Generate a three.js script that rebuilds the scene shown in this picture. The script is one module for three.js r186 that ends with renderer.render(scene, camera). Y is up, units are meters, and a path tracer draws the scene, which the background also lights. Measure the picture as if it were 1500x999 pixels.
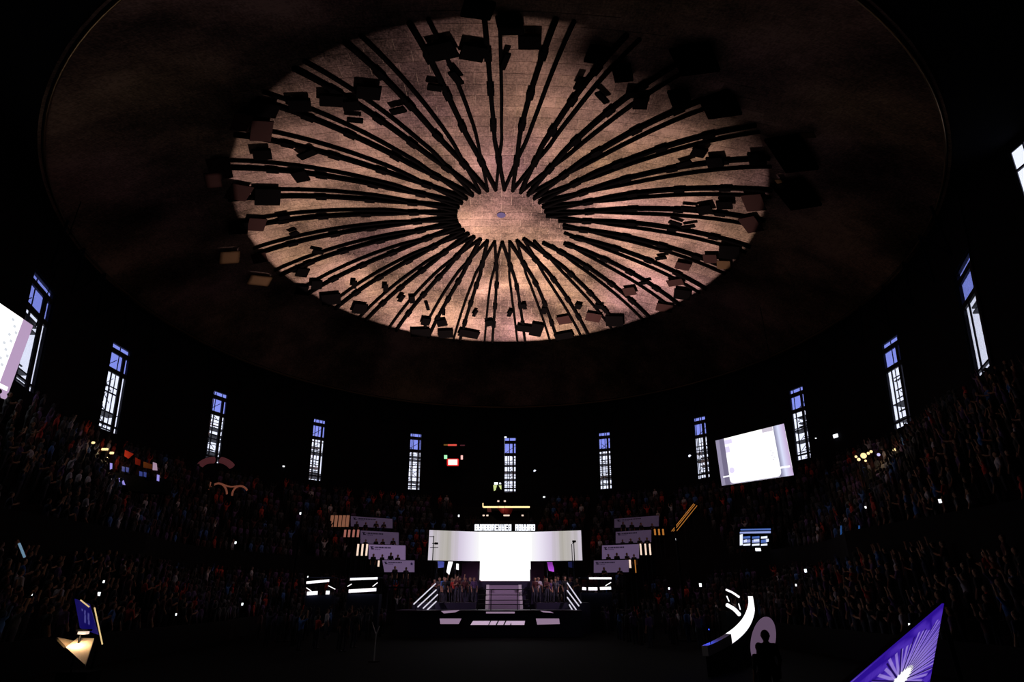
import * as THREE from 'three';
import { mergeGeometries, mergeVertices } from 'three/addons/utils/BufferGeometryUtils.js';
import { MarchingCubes } from 'three/addons/objects/MarchingCubes.js';
import { RoundedBoxGeometry } from 'three/addons/geometries/RoundedBoxGeometry.js';
import { RectAreaLightUniformsLib } from 'three/addons/lights/RectAreaLightUniformsLib.js';

// ---------------------------------------------------------------- camera, sky, lights, exposure
const V = (x, y, z) => new THREE.Vector3(x, y, z);
const scene = new THREE.Scene();
const CAM = V(0, 2.6, 46), PITCH = 0.4119, YAW = 0.0223, FOC = 850;
const camera = new THREE.PerspectiveCamera(2 * Math.atan(499.5 / FOC) * 180 / Math.PI, 1500 / 999, 0.1, 400);
camera.rotation.order = 'YXZ';
camera.position.copy(CAM);
camera.rotation.set(PITCH, -YAW, 0);
camera.updateMatrixWorld();
scene.background = new THREE.Color().setRGB(1.0, 1.05, 1.3);           // bright overcast sky outside the slit windows
const renderer = new THREE.WebGLRenderer();
renderer.toneMapping = THREE.LinearToneMapping;
renderer.toneMappingExposure = 1.0;
renderer.shadowMap.enabled = true;
RectAreaLightUniformsLib.init();

// warm floodlight standing behind the stage screen, throwing its light up at the dome
const FLOOD = V(1.5, 3.4, -13);
const flood = new THREE.SpotLight(new THREE.Color().setRGB(1.0, 0.83, 0.81), 16000, 0, 0.95, 0.75, 2);
flood.name = 'floodlight_beam';
flood.position.copy(FLOOD).add(V(0, 0.1, 0));
flood.target.position.set(0.2, 34.5, -10.5);
flood.castShadow = true; flood.shadow.radius = 0.3;
scene.add(flood, flood.target);

// ---------------------------------------------------------------- helpers
let seed = 20251;
const rnd = () => { seed = (seed * 1664525 + 1013904223) >>> 0; return seed / 4294967296; };
const rr = (a, b) => a + (b - a) * rnd();
const used = {};
function numbered(n) { const k = used[n] = (used[n] ?? -1) + 1; return k ? n + '_' + String(k).padStart(3, '0') : n; }
function shade(o) { o.castShadow = true; o.receiveShadow = true; return o; }
function thing(name, label, category, base = V(0, 0, 0), group, kind) {
  const g = new THREE.Group(); g.name = numbered(name); g.position.copy(base);
  g.userData = { label, category };
  if (group) g.userData.group = group;
  if (kind) g.userData.kind = kind;
  scene.add(g); return g;
}
function part(parent, name, geo, mat, label, local = false) {             // geo in world coordinates unless local
  if (!local) { const b = parent.userData.base ?? parent.position; geo.translate(-b.x, -b.y, -b.z); }
  const m = shade(new THREE.Mesh(geo, mat)); m.name = name; if (label) m.userData.label = label;
  parent.add(m); return m;
}
function pix(px, py, d) {                                                 // the point d metres ahead of the camera on the way through a pixel
  const v = V((px - 750) / FOC, -(py - 499.5) / FOC, -1).applyEuler(camera.rotation);
  return v.multiplyScalar(d / -v.z).add(CAM);
}
function toPixel(p) { const q = p.clone().applyMatrix4(camera.matrixWorldInverse); return { x: 750 + FOC * q.x / -q.z, y: 499.5 - FOC * q.y / -q.z, z: -q.z }; }
camera.matrixWorldInverse.copy(camera.matrixWorld).invert();
function box(w, h, d, x, y, z, r = 0) { const g = r ? new RoundedBoxGeometry(w, h, d, 1, r) : new THREE.BoxGeometry(w, h, d); return g.translate(x, y, z); }
function bar(a, b, w, h = w) {                                            // square bar between two points
  const d = b.clone().sub(a), L = d.length(), g = new THREE.BoxGeometry(w, h, L);
  const m = new THREE.Matrix4().lookAt(b, a, Math.abs(d.y) > 0.98 * L ? V(0, 0, 1) : V(0, 1, 0));
  return g.applyMatrix4(m).translate((a.x + b.x) / 2, (a.y + b.y) / 2, (a.z + b.z) / 2);
}
function tube(pts, r, seg = 24, sides = 8) { return new THREE.TubeGeometry(new THREE.CatmullRomCurve3(pts), seg, r, sides, false); }
function rod(a, b, r, sides = 8) { const d = b.clone().sub(a), L = d.length(); const g = new THREE.CylinderGeometry(r, r, L, sides); g.applyQuaternion(new THREE.Quaternion().setFromUnitVectors(V(0, 1, 0), d.normalize())); return g.translate((a.x + b.x) / 2, (a.y + b.y) / 2, (a.z + b.z) / 2); }
function hexa(c) {                                                        // solid from 8 corners: 0-3 one side, 4-7 the other side, same order
  const q = [[0, 1, 2, 3], [7, 6, 5, 4], [4, 5, 1, 0], [5, 6, 2, 1], [6, 7, 3, 2], [7, 4, 0, 3]], pos = [], uv = [];
  for (const f of q) for (const k of [0, 1, 2, 0, 2, 3]) { const p = c[f[k]]; pos.push(p.x, p.y, p.z); uv.push(...[[0, 0], [1, 0], [1, 1], [0, 1]][k]); }
  const g = new THREE.BufferGeometry(); g.setAttribute('position', new THREE.Float32BufferAttribute(pos, 3)); g.setAttribute('uv', new THREE.Float32BufferAttribute(uv, 2)); g.computeVertexNormals(); return g;
}
function slab(tl, tr, br, bl, back0, back1) {                             // board with a face towards the viewer, uv 0..1 on it, from back0 to back1 behind it
  const n = tr.clone().sub(tl).cross(tl.clone().sub(bl)).normalize();
  const f = [bl, br, tr, tl].map((p) => p.clone().addScaledVector(n, -back0)), b = [bl, br, tr, tl].map((p) => p.clone().addScaledVector(n, -back1));
  return hexa([...f, ...b]);
}
const merged = (l) => mergeGeometries(l.map((g) => { g = g.index ? g.toNonIndexed() : g; for (const k of Object.keys(g.attributes)) if (!['position', 'normal', 'uv'].includes(k)) g.deleteAttribute(k); return g; }));
const M = {};
function mat(name, r, g, b, rough = 0.8, extra = {}) { const m = new THREE.MeshPhysicalMaterial({ roughness: rough, specularIntensity: rough > 0.85 ? 0.1 : 0.5, ...extra }); m.color.setRGB(r, g, b); m.name = name; M[name] = m; return m; }
function glow(name, r, g, b, power = 1, map) { const m = new THREE.MeshStandardMaterial({ roughness: 0.6 }); m.color.setRGB(0.02, 0.02, 0.02); m.emissive.setRGB(r, g, b); m.emissiveIntensity = power; if (map) { m.emissive.setRGB(1, 1, 1); m.emissiveMap = map; } m.name = name; M[name] = m; return m; }
function picture(w, h, draw) { const c = document.createElement('canvas'); c.width = w; c.height = h; draw(c.getContext('2d'), w, h); const t = new THREE.CanvasTexture(c); t.colorSpace = THREE.SRGBColorSpace; return t; }
function area(pos, towards, w, h, r, g, b, power) { const l = new THREE.RectAreaLight(new THREE.Color().setRGB(r, g, b), power, w, h); l.position.copy(pos); l.lookAt(towards); l.name = numbered('screen_light'); scene.add(l); return l; }

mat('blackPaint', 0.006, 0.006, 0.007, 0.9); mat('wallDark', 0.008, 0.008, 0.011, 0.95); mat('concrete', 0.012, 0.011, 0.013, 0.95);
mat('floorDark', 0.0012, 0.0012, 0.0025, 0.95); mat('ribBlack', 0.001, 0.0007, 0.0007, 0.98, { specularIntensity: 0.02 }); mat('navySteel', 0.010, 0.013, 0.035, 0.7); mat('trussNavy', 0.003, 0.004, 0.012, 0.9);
mat('brass', 0.20, 0.12, 0.06, 0.35, { metalness: 1 }); mat('steel', 0.35, 0.35, 0.38, 0.4, { metalness: 1 }); mat('darkSteel', 0.02, 0.02, 0.03, 0.5, { metalness: 0.5 });
mat('stageDeck', 0.03, 0.026, 0.05, 0.35); mat('carpet', 0.30, 0.24, 0.34, 0.9); mat('white', 0.7, 0.68, 0.72, 0.6); mat('plum', 0.05, 0.02, 0.05, 0.8);
mat('panelBrown', 0.014, 0.005, 0.004, 0.9); mat('lightPatchTan', 0.04, 0.02, 0.009, 0.9); mat('redCloth', 0.35, 0.03, 0.02, 0.9); mat('orangeBoard', 0.5, 0.14, 0.03, 0.8);
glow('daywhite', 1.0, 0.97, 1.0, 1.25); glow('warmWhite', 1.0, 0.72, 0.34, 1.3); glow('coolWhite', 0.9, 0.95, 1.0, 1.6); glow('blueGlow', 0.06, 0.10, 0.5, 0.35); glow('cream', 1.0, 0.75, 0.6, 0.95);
const paneMat = new THREE.MeshPhysicalMaterial({ color: 0xffffff, roughness: 0.02, transmission: 1, thickness: 0, ior: 1.45 }); paneMat.name = 'glass';
const paneBlue = paneMat.clone(); paneBlue.color.setRGB(0.5, 0.54, 0.85); paneBlue.name = 'blue tinted glass';

// smooth lattice noise for textures
function lattice(n) { const a = new Float32Array(n * n); for (let i = 0; i < a.length; i++) a[i] = rnd(); return (x, y) => { const xi = Math.floor(x), yi = Math.floor(y); let u = x - xi, v = y - yi; u = u * u * (3 - 2 * u); v = v * v * (3 - 2 * v); const X = ((xi % n) + n) % n, Y = ((yi % n) + n) % n, X1 = (X + 1) % n, Y1 = (Y + 1) % n; return (a[Y * n + X] * (1 - u) + a[Y * n + X1] * u) * (1 - v) + (a[Y1 * n + X] * (1 - u) + a[Y1 * n + X1] * u) * v; }; }
function grainTexture(size, fn) { const d = new Uint8Array(size * size * 4); for (let y = 0, k = 0; y < size; y++) for (let x = 0; x < size; x++, k += 4) { const c = fn(x, y); d[k] = c[0]; d[k + 1] = c[1]; d[k + 2] = c[2]; d[k + 3] = 255; } const t = new THREE.DataTexture(d, size, size); t.wrapS = t.wrapT = THREE.RepeatWrapping; t.magFilter = THREE.LinearFilter; t.minFilter = THREE.LinearMipmapLinearFilter; t.generateMipmaps = true; t.colorSpace = THREE.SRGBColorSpace; t.needsUpdate = true; return t; }

// ---------------------------------------------------------------- plan of the hall
const RLIT = 23.18, RHUB = 4.17, RRIM = 32.86, YRIM = 27.0;
const domeY = (r) => 35.72 - 0.002896 * r * r - 4.797e-6 * r ** 4;
const domeSlope = (r) => -2 * 0.002896 * r - 4 * 4.797e-6 * r ** 3;
const wallR = (y) => 32.42 + (y - 14.98) * 0.112;
const PH0 = -1.95, PH1 = 2.05, ZBACK = 56;
const WINY0 = 14.98, WINY1 = 22.66, STEP = 0.3904, OFF = 0.0458;
const ring = (r, ph, y) => V(r * Math.sin(ph), y, -r * Math.cos(ph));

// floor
{
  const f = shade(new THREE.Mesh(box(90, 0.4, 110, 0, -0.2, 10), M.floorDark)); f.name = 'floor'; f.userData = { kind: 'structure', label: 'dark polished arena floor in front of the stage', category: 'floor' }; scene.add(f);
}
// round outer wall with slit openings, straight sides and back
const winHalf = (k) => [0.8, 0.8, 0.82, 0.95, 1.25, 1.9][Math.abs(k)];
const windowPhis = []; for (let k = -5; k <= 5; k++) windowPhis.push(k === -5 ? -1.868 : k * STEP + OFF);
{
  const list = [], T = 0.2;
  const piece = (a, b, y0, y1) => { const c = (t) => [ring(wallR(y0) + t, a, y0), ring(wallR(y0) + t, b, y0), ring(wallR(y1) + t, b, y1), ring(wallR(y1) + t, a, y1)]; list.push(hexa([...c(0), ...c(T)])); };
  const run = (a, b) => { const n = Math.max(1, Math.ceil((b - a) / 0.11)); for (let i = 0; i < n; i++) piece(a + (b - a) * i / n, a + (b - a) * (i + 1) / n, 0, 27.3); };
  let at = PH0;
  for (const [k, p] of windowPhis.entries()) { const h = winHalf(k - 5) / wallR(19); run(at, p - h); piece(p - h, p + h, 0, WINY0); piece(p - h, p + h, WINY1, 27.3); at = p + h; }
  run(at, PH1);
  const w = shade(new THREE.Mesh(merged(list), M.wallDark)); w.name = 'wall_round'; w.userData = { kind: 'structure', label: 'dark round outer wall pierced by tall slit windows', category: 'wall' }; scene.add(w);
  for (const [side, ph] of [['left', PH0], ['right', PH1]]) {
    const s = Math.sign(ph), a0 = ring(wallR(0), ph, 0), a1 = ring(wallR(27.3), ph, 27.3), o = V(s * T, 0, 0);
    
    const X = (y) => ring(wallR(y), ph, y).x, Z0 = (y) => ring(wallR(y), ph, y).z;
    const bit = (z0, z1, y0, y1) => { const q = [V(X(y0), y0, z0 ?? Z0(y0)), V(X(y0), y0, z1), V(X(y1), y1, z1), V(X(y1), y1, z0 ?? Z0(y1))]; return hexa([...q, ...q.map((p) => p.clone().add(o))]); };
    const g = side === 'left' ? bit(null, ZBACK, 0, 27.3) : merged([bit(null, 19.7, 0, 27.3), bit(19.7, 21.1, 0, 22.6), bit(19.7, 21.1, 26.5, 27.3), bit(21.1, ZBACK, 0, 27.3)]);
    if (side === 'right') {
      const w = thing('window_12', 'short slit window high in the straight side wall', 'window', V(X(22.6), 22.6, 20.4), null, 'structure');
      const line = (y, z, y2, z2, r) => bar(V(X(y) + 0.1, y, z), V(X(y2) + 0.1, y2, z2), r, r);
      part(w, 'window_frame', merged([line(22.6, 19.73, 26.5, 19.73, 0.07), line(22.6, 21.07, 26.5, 21.07, 0.07), line(22.63, 19.7, 22.63, 21.1, 0.07), line(26.47, 19.7, 26.47, 21.1, 0.07)]), M.darkSteel);
      part(w, 'transom', line(25.1, 19.7, 25.1, 21.1, 0.12), M.darkSteel); part(w, 'mullion', line(22.6, 20.6, 26.5, 20.6, 0.08), M.darkSteel);
      part(w, 'pane', hexa([V(X(22.6) + 0.1, 22.6, 19.7), V(X(22.6) + 0.1, 22.6, 21.1), V(X(26.5) + 0.1, 26.5, 21.1), V(X(26.5) + 0.1, 26.5, 19.7), V(X(22.6) + 0.115, 22.6, 19.7), V(X(22.6) + 0.115, 22.6, 21.1), V(X(26.5) + 0.115, 26.5, 21.1), V(X(26.5) + 0.115, 26.5, 19.7)]), paneMat);
    }
    const m = shade(new THREE.Mesh(g, M.wallDark)); m.name = 'wall_' + side; m.userData = { kind: 'structure', label: 'dark straight side wall running back past the ' + (side === 'left' ? 'warm lit ramp' : 'indigo monitor'), category: 'wall' }; scene.add(m);
  }
  const b = shade(new THREE.Mesh(box(74, 27.6, 0.5, 0, 13.8, ZBACK + 0.25), M.wallDark)); b.name = 'wall_back'; b.userData = { kind: 'structure', label: 'dark back wall opposite the stage', category: 'wall' }; scene.add(b);
}
// flat ceiling round the dome
{
  const s = new THREE.Shape(); s.moveTo(-36, -36); s.lineTo(36, -36); s.lineTo(36, 8); s.lineTo(30.4, 16.5); s.lineTo(30.4, 60); s.lineTo(-36, 60); s.closePath();
  const h = new THREE.Path(); h.absarc(0, 0, RRIM, 0, Math.PI * 2, true); s.holes.push(h);
  const g = new THREE.ExtrudeGeometry(s, { depth: 0.5, bevelEnabled: false, curveSegments: 96 }).rotateX(Math.PI / 2).translate(0, YRIM + 0.42, 0);
  const m = shade(new THREE.Mesh(g, M.wallDark)); m.name = 'ceiling'; m.userData = { kind: 'structure', label: 'flat black ceiling around the rim of the dome', category: 'ceiling' }; scene.add(m);
}
// ---------------------------------------------------------------- the dome: brown outer ring, pale panelled middle
{
  const n1 = lattice(64), n2 = lattice(128), n3 = lattice(256);
  const dome = thing('ceiling_dome', 'shallow dome of pale boards with a floodlit round middle and an unlit outer ring', 'ceiling', V(0, YRIM, 0), null, 'structure');
  const shell = (r0, r1, dy, th, n) => { const pts = []; for (let i = 0; i <= n; i++) { const r = r0 + (r1 - r0) * i / n; pts.push(new THREE.Vector2(r, domeY(r) + dy)); } for (let i = n; i >= 0; i--) { const r = r0 + (r1 - r0) * i / n; pts.push(new THREE.Vector2(r, domeY(r) + dy + th)); } pts.push(pts[0].clone()); return new THREE.LatheGeometry(pts, 128); };
  const planUv = (g) => { const p = g.attributes.position, uv = g.attributes.uv; for (let i = 0; i < p.count; i++) uv.setXY(i, p.getX(i) + 34, p.getZ(i) + 34); return g; };
  part(dome, 'roof_shell', planUv(shell(0.001, RLIT - 0.5, 0.034, 0.3, 24)), mat('joint', 0.19, 0.125, 0.095, 0.9));
  const grainTex = grainTexture(2048, (x, y) => {
    const m = x / 2048 * 68, k = y / 2048 * 68;                            // metres
    const cloud = n1(m / 5.5, k / 4.2) * 0.55 + n1(m / 2.1 + 9, k / 1.8) * 0.3 + n2(m / 0.8, k / 0.7) * 0.15;
    const weave = n3(x / 1.3, y / 7) * 0.5 + n3(x / 7 + 50, y / 1.3) * 0.5, grit = n3(x / 2.1, y / 2.1);
    const v = 0.66 + 0.95 * (cloud - 0.5) + 0.34 * (weave - 0.5) + 0.24 * (grit - 0.5);
    const tint = n1(m / 7 + 30, k / 6 + 11);                               // random tint from rust to mauve
    const c = Math.max(0.12, Math.min(1, v)) * 235;
    return [c, c * (0.90 + 0.05 * (1 - tint)), c * (0.84 + 0.14 * tint)];
  });
  grainTex.repeat.set(1 / 68, 1 / 68);
  const tones = []; for (let i = 0; i < 7; i++) { const m = new THREE.MeshPhysicalMaterial({ map: grainTex, roughness: 0.95 }); m.specularIntensity = 0.1; const t = 0.80 + 0.045 * i; m.color.setRGB(t * 0.34, t * 0.34 * 0.72 * (0.97 + 0.01 * (i % 3)), t * 0.34 * 0.58 * (0.94 + 0.02 * ((i + 1) % 3))); m.name = 'ceiling board tone ' + i; tones.push(m); }
  part(dome, 'outer_ring', planUv(shell(RLIT - 0.9, RRIM + 0.25, 0.022, 0.3, 14)), tones[3], 'outer ring of the dome left in the dark');
  const cells = [], PW = 1.9, PD = 1.15, G = 0.014;
  for (let j = -21; j <= 21; j++) for (let i = -14; i <= 14; i++) { const x0 = (i - 0.5 + (j & 1 ? 0.5 : 0)) * PW, z0 = (j - 0.5) * PD; const cx = x0 + PW / 2, cz = z0 + PD / 2; if (Math.hypot(Math.max(0, Math.abs(cx) - PW / 2), Math.max(0, Math.abs(cz) - PD / 2)) < RLIT + 0.05) cells.push({ x0, z0, cx, cz, tone: Math.floor(rnd() * 7) }); }
  cells.sort((a, b) => b.cz - a.cz || a.cx - b.cx);
  const rest = tones.map(() => []);
  cells.forEach((c, k) => {
    const P = (x, z, dy) => V(x, domeY(Math.hypot(x, z)) + dy, z), q = (dy) => [P(c.x0 + G, c.z0 + G, dy), P(c.x0 + PW - G, c.z0 + G, dy), P(c.x0 + PW - G, c.z0 + PD - G, dy), P(c.x0 + G, c.z0 + PD - G, dy)];
    const g = planUv(hexa([...q(0), ...q(0.035)]));
    if (k < 300) part(dome, 'ceiling_panel', g, tones[c.tone]); else rest[c.tone].push(g);
  });
  // panels further away than the 300 largest, joined
  const far = merged(rest.flat()), groups = []; let start = 0; rest.forEach((l, t) => { const n = l.reduce((s, g) => s + g.attributes.position.count, 0); groups.push([start, n, t]); start += n; });
  groups.forEach(([s, n, t]) => far.addGroup(s, n, t));
  const fm = part(dome, 'far_ceiling_panels', far, tones); fm.userData.kind = 'stuff';
  part(dome, 'hub_vent', new THREE.CylinderGeometry(0.42, 0.42, 0.06, 24).translate(0, domeY(0) - 0.03, 0.2), mat('ventBlue', 0.04, 0.032, 0.07, 0.9), 'small round blue grey vent at the crown');
  const rim = shade(new THREE.Mesh(new THREE.TorusGeometry(RRIM - 0.05, 0.07, 6, 160).rotateX(Math.PI / 2).translate(0, YRIM - 0.16, 0), M.brass)); rim.name = 'trim_1'; rim.userData = { kind: 'structure', label: 'thin brass rim around the foot of the dome', category: 'trim' }; scene.add(rim);
}
// ---------------------------------------------------------------- wheel of paired black ribs under the dome
{
  const wheel = thing('rib_wheel', 'wheel of paired black ribs fanning out under the pale dome from its bare hub', 'roof ribs', V(0, 33, 0));
  const N = 35, C0 = -3.6;
  const bulge = (deg) => { const t = [[36, 4.17], [43, 5.6], [52, 7.1], [60, 8.3], [64, 7.6], [75, 6.2], [84, 6.0], [88, 4.9], [97, 4.17]]; for (let i = 0; i < t.length - 1; i++) if (deg >= t[i][0] && deg <= t[i + 1][0]) { const f = (deg - t[i][0]) / (t[i + 1][0] - t[i][0]); return t[i][1] * (1 - f) + t[i + 1][1] * f; } return RHUB; };
  const lat = [[RHUB, 0.374], [6.2, 0.17], [8.2, 0], [10.8, -0.30], [15, -0.42], [RLIT + 0.4, -0.50]];
  const latAt = (r) => { for (let i = 0; i < lat.length - 1; i++) if (r <= lat[i + 1][0]) { const f = (r - lat[i][0]) / (lat[i + 1][0] - lat[i][0]); return lat[i][1] * (1 - f) + lat[i + 1][1] * f; } return lat[lat.length - 1][1]; };
  for (let k = 0; k < N; k++) {
    const ph = (C0 + k * 360 / N) * Math.PI / 180;
    for (const s of [-1, 1]) {
      const thick = s > 0, wob = rr(-0.08, 0.08);
      const at = (r) => { const l = -s * latAt(r) + (r > 12 ? wob : 0), x = r * Math.sin(ph) + l * Math.cos(ph), z = -r * Math.cos(ph) + l * Math.sin(ph); return V(x, domeY(Math.hypot(x, z)) - (thick ? 0.20 : 0.155), z); };
      let deg = (C0 + k * 360 / N); if (deg > 180) deg -= 360;
      const r0 = bulge(deg - s * 3), pts = []; for (let i = 0; i <= 12; i++) pts.push(at(r0 + (RLIT + 0.25 - r0) * i / 12));
      const rb = part(wheel, 'rib', tube(pts, thick ? 0.185 : 0.14, 26, 6), M.ribBlack);
      rb.userData.base = wheel.position;
      if (thick) for (const r of [8.3, 12.4, 16.3, 20.0]) if (r > r0 + 0.5) { const rj = r + rr(-0.25, 0.25); part(rb, 'collar', bar(at(rj - 0.45), at(rj + 0.45), 0.50, 0.30), M.ribBlack); }
    }
  }
}
// faint navy lattice of tubes between the rim and the windows
{
  const t = thing('perimeter_truss', 'dark navy zigzag truss around the top of the round wall', 'truss', V(0, 25, 0));
  const n = 34; const inn = [], out = [];
  for (let i = 0; i <= n; i++) inn.push(ring(32.2, PH0 + (PH1 - PH0) * i / n, 26.3));
  for (let i = 0; i < n; i++) out.push(ring(32.95, PH0 + (PH1 - PH0) * (i + 0.5) / n, 23.4));
  for (let i = 0; i < n; i++) { part(t, 'diagonal', rod(inn[i], out[i], 0.09, 6), M.trussNavy); part(t, 'diagonal', rod(out[i], inn[i + 1], 0.09, 6), M.trussNavy); }
}
// ---------------------------------------------------------------- slit windows and the scaffold towers outside them
function slitWindow(k, ph) {
  const g = new THREE.Group(); g.name = 'window_' + (k + 6); g.rotation.order = 'YXZ'; g.position.copy(ring(wallR(WINY0), ph, WINY0)); g.rotation.set(-Math.atan(0.112), -ph, 0);
  g.userData = { kind: 'structure', label: 'tall slit window with scaffolding outside in the dark round wall', category: 'window', group: 'slit windows of the round wall' }; scene.add(g);
  const H = 7.73, W = winHalf(k) * 2, q = W / 1.6, f = merged([box(0.07, H, 0.2, -W / 2 + 0.035, H / 2, -0.2), box(0.07, H, 0.2, W / 2 - 0.035, H / 2, -0.2), box(W, 0.07, 0.2, 0, 0.035, -0.2), box(W, 0.07, 0.2, 0, H - 0.035, -0.2)]);
  part(g, 'window_frame', f, M.darkSteel, null, true);
  for (const [y, h] of [[H * 0.91, 0.42], [H * 0.68, 0.40], [H * 0.075, 0.14]]) part(g, 'transom', box(W, h, 0.14, 0, y, -0.2), M.darkSteel, null, true);
  part(g, 'mullion', box(0.22 * q, H * 0.93, 0.12, 0.42 * q, H * 0.465, -0.2), M.darkSteel, null, true);
  part(g, 'mullion', box(0.07, H * 0.66, 0.10, -0.36 * q, H * 0.35, -0.2), M.darkSteel, null, true);
  const zs = [[0.01, 0.075], [0.085, 0.66], [0.70, 0.885], [0.935, 0.99]];
  zs.forEach(([a, b], i) => part(g, 'pane', box(W - 0.14, (b - a) * H, 0.012, 0, (a + b) / 2 * H, -0.22), i >= 2 ? paneBlue : paneMat, null, true));
  const s = new THREE.Group(); s.name = numbered('scaffold_tower'); s.position.copy(g.position); s.rotation.copy(g.rotation);
  s.userData = { label: 'steel scaffold tower seen through a tall slit window', category: 'scaffold', group: 'scaffold towers outside the slit windows' }; scene.add(s);
  const qs = Math.min(q, 1.25), zN = -0.9, zF = -1.9, xs = [-0.95 * qs, -0.15 * qs, 0.75 * qs];
  for (const x of xs) for (const z of [zN, zF]) part(s, 'pole', rod(V(x, -15, z), V(x + 0.02, 8.4, z), 0.045, 6), M.darkSteel, null, true);
  let y = 0.55;
  while (y < 5.1) { const w = rr(0.04, 0.11); part(s, rnd() < 0.3 ? 'scaffold_board' : 'ledger', box(2.3 * qs, w, rnd() < 0.3 ? 0.9 : 0.08, rr(-0.1, 0.1), y, rnd() < 0.5 ? zN : zF), M.darkSteel, null, true); y += rr(0.2, 0.5); }
  for (let i = 0; i < 9; i++) { const y0 = 0.7 + i * 0.52, d = i % 2 ? 1 : -1, a = rnd() < 0.5 ? -0.95 : -0.15; part(s, 'brace', rod(V(a, y0 + (d > 0 ? 0 : 0.7), zN), V(a + 0.85, y0 + (d > 0 ? 0.7 : 0), zN), 0.03, 5), M.darkSteel, null, true); }
  part(s, 'brace', rod(V(-0.95, 5.5, zN), V(0.75, 6.8, zN), 0.035, 5), M.darkSteel, null, true);
  if (k % 2) part(s, 'brace', rod(V(-0.95, 6.8, zF), V(0.75, 5.4, zF), 0.035, 5), M.darkSteel, null, true);
}
windowPhis.forEach((p, i) => slitWindow(i - 5, p));

// ---------------------------------------------------------------- stands: stepped rows round the floor
const standR = (x, z) => { const ph = Math.atan2(x, -z); if (ph >= PH0 && ph <= PH1) return Math.hypot(x, z); return Math.abs(x / Math.sin(x < 0 ? PH0 : PH1)); };
const ROWS = [];
for (let i = 0; i < 7; i++) ROWS.push({ r0: 17.6 + i * 0.74, r1: 17.6 + (i + 1) * 0.74, y: 0.45 + i * 0.42, tier: 0 });
for (let i = 0; i < 11; i++) ROWS.push({ r0: 23.2 + i * 0.68, r1: 23.2 + (i + 1) * 0.68, y: 5.2 + i * 0.72, tier: 1 });
const ZEND = 31;
function uLine(r) { const l = []; l.push([r * Math.sin(PH0), ZEND]); const n = 56; for (let i = 0; i <= n; i++) { const p = PH0 + (PH1 - PH0) * i / n; l.push([r * Math.sin(p), -r * Math.cos(p)]); } l.push([r * Math.sin(PH1), ZEND]); return l; }
function uBand(r0, r1, y0, y1) { const a = uLine(r0), b = uLine(r1), list = []; for (let i = 0; i < a.length - 1; i++) { const c = (y) => [V(a[i][0], y, a[i][1]), V(a[i + 1][0], y, a[i + 1][1]), V(b[i + 1][0], y, b[i + 1][1]), V(b[i][0], y, b[i][1])]; list.push(hexa([...c(y1), ...c(y0)])); } return merged(list); }
{
  const lower = thing('lower_grandstand', 'dark lower ring of stepped stands around the arena floor', 'grandstand', V(0, 0, 0));
  const upper = thing('upper_grandstand', 'dark steep upper ring of stepped stands below the slit windows', 'grandstand', V(0, 0, 0));
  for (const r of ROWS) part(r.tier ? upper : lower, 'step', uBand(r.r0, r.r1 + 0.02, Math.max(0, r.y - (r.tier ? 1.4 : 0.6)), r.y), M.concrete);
  part(lower, 'front_wall', uBand(17.42, 17.6, 0, 1.15), M.concrete);
  part(upper, 'balcony_front', uBand(22.95, 23.2, 2.6, 6.0), M.concrete);
  part(upper, 'walkway', uBand(30.68, 31.9, 11.9, 12.9), M.concrete);
}
const standTop = (x, z) => { const r = standR(x, z); if (r > 30.68) return 12.9; let y = 0; for (const w of ROWS) if (r >= w.r0 && r < w.r1 + 0.02) y = w.y; return y; };
function onStand(px, py, up = 1.2) { for (let d = 12; d < 80; d += 0.15) { const p = pix(px, py, d); if (p.y < standTop(p.x, p.z) + up) return p; } return pix(px, py, 60); }

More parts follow.
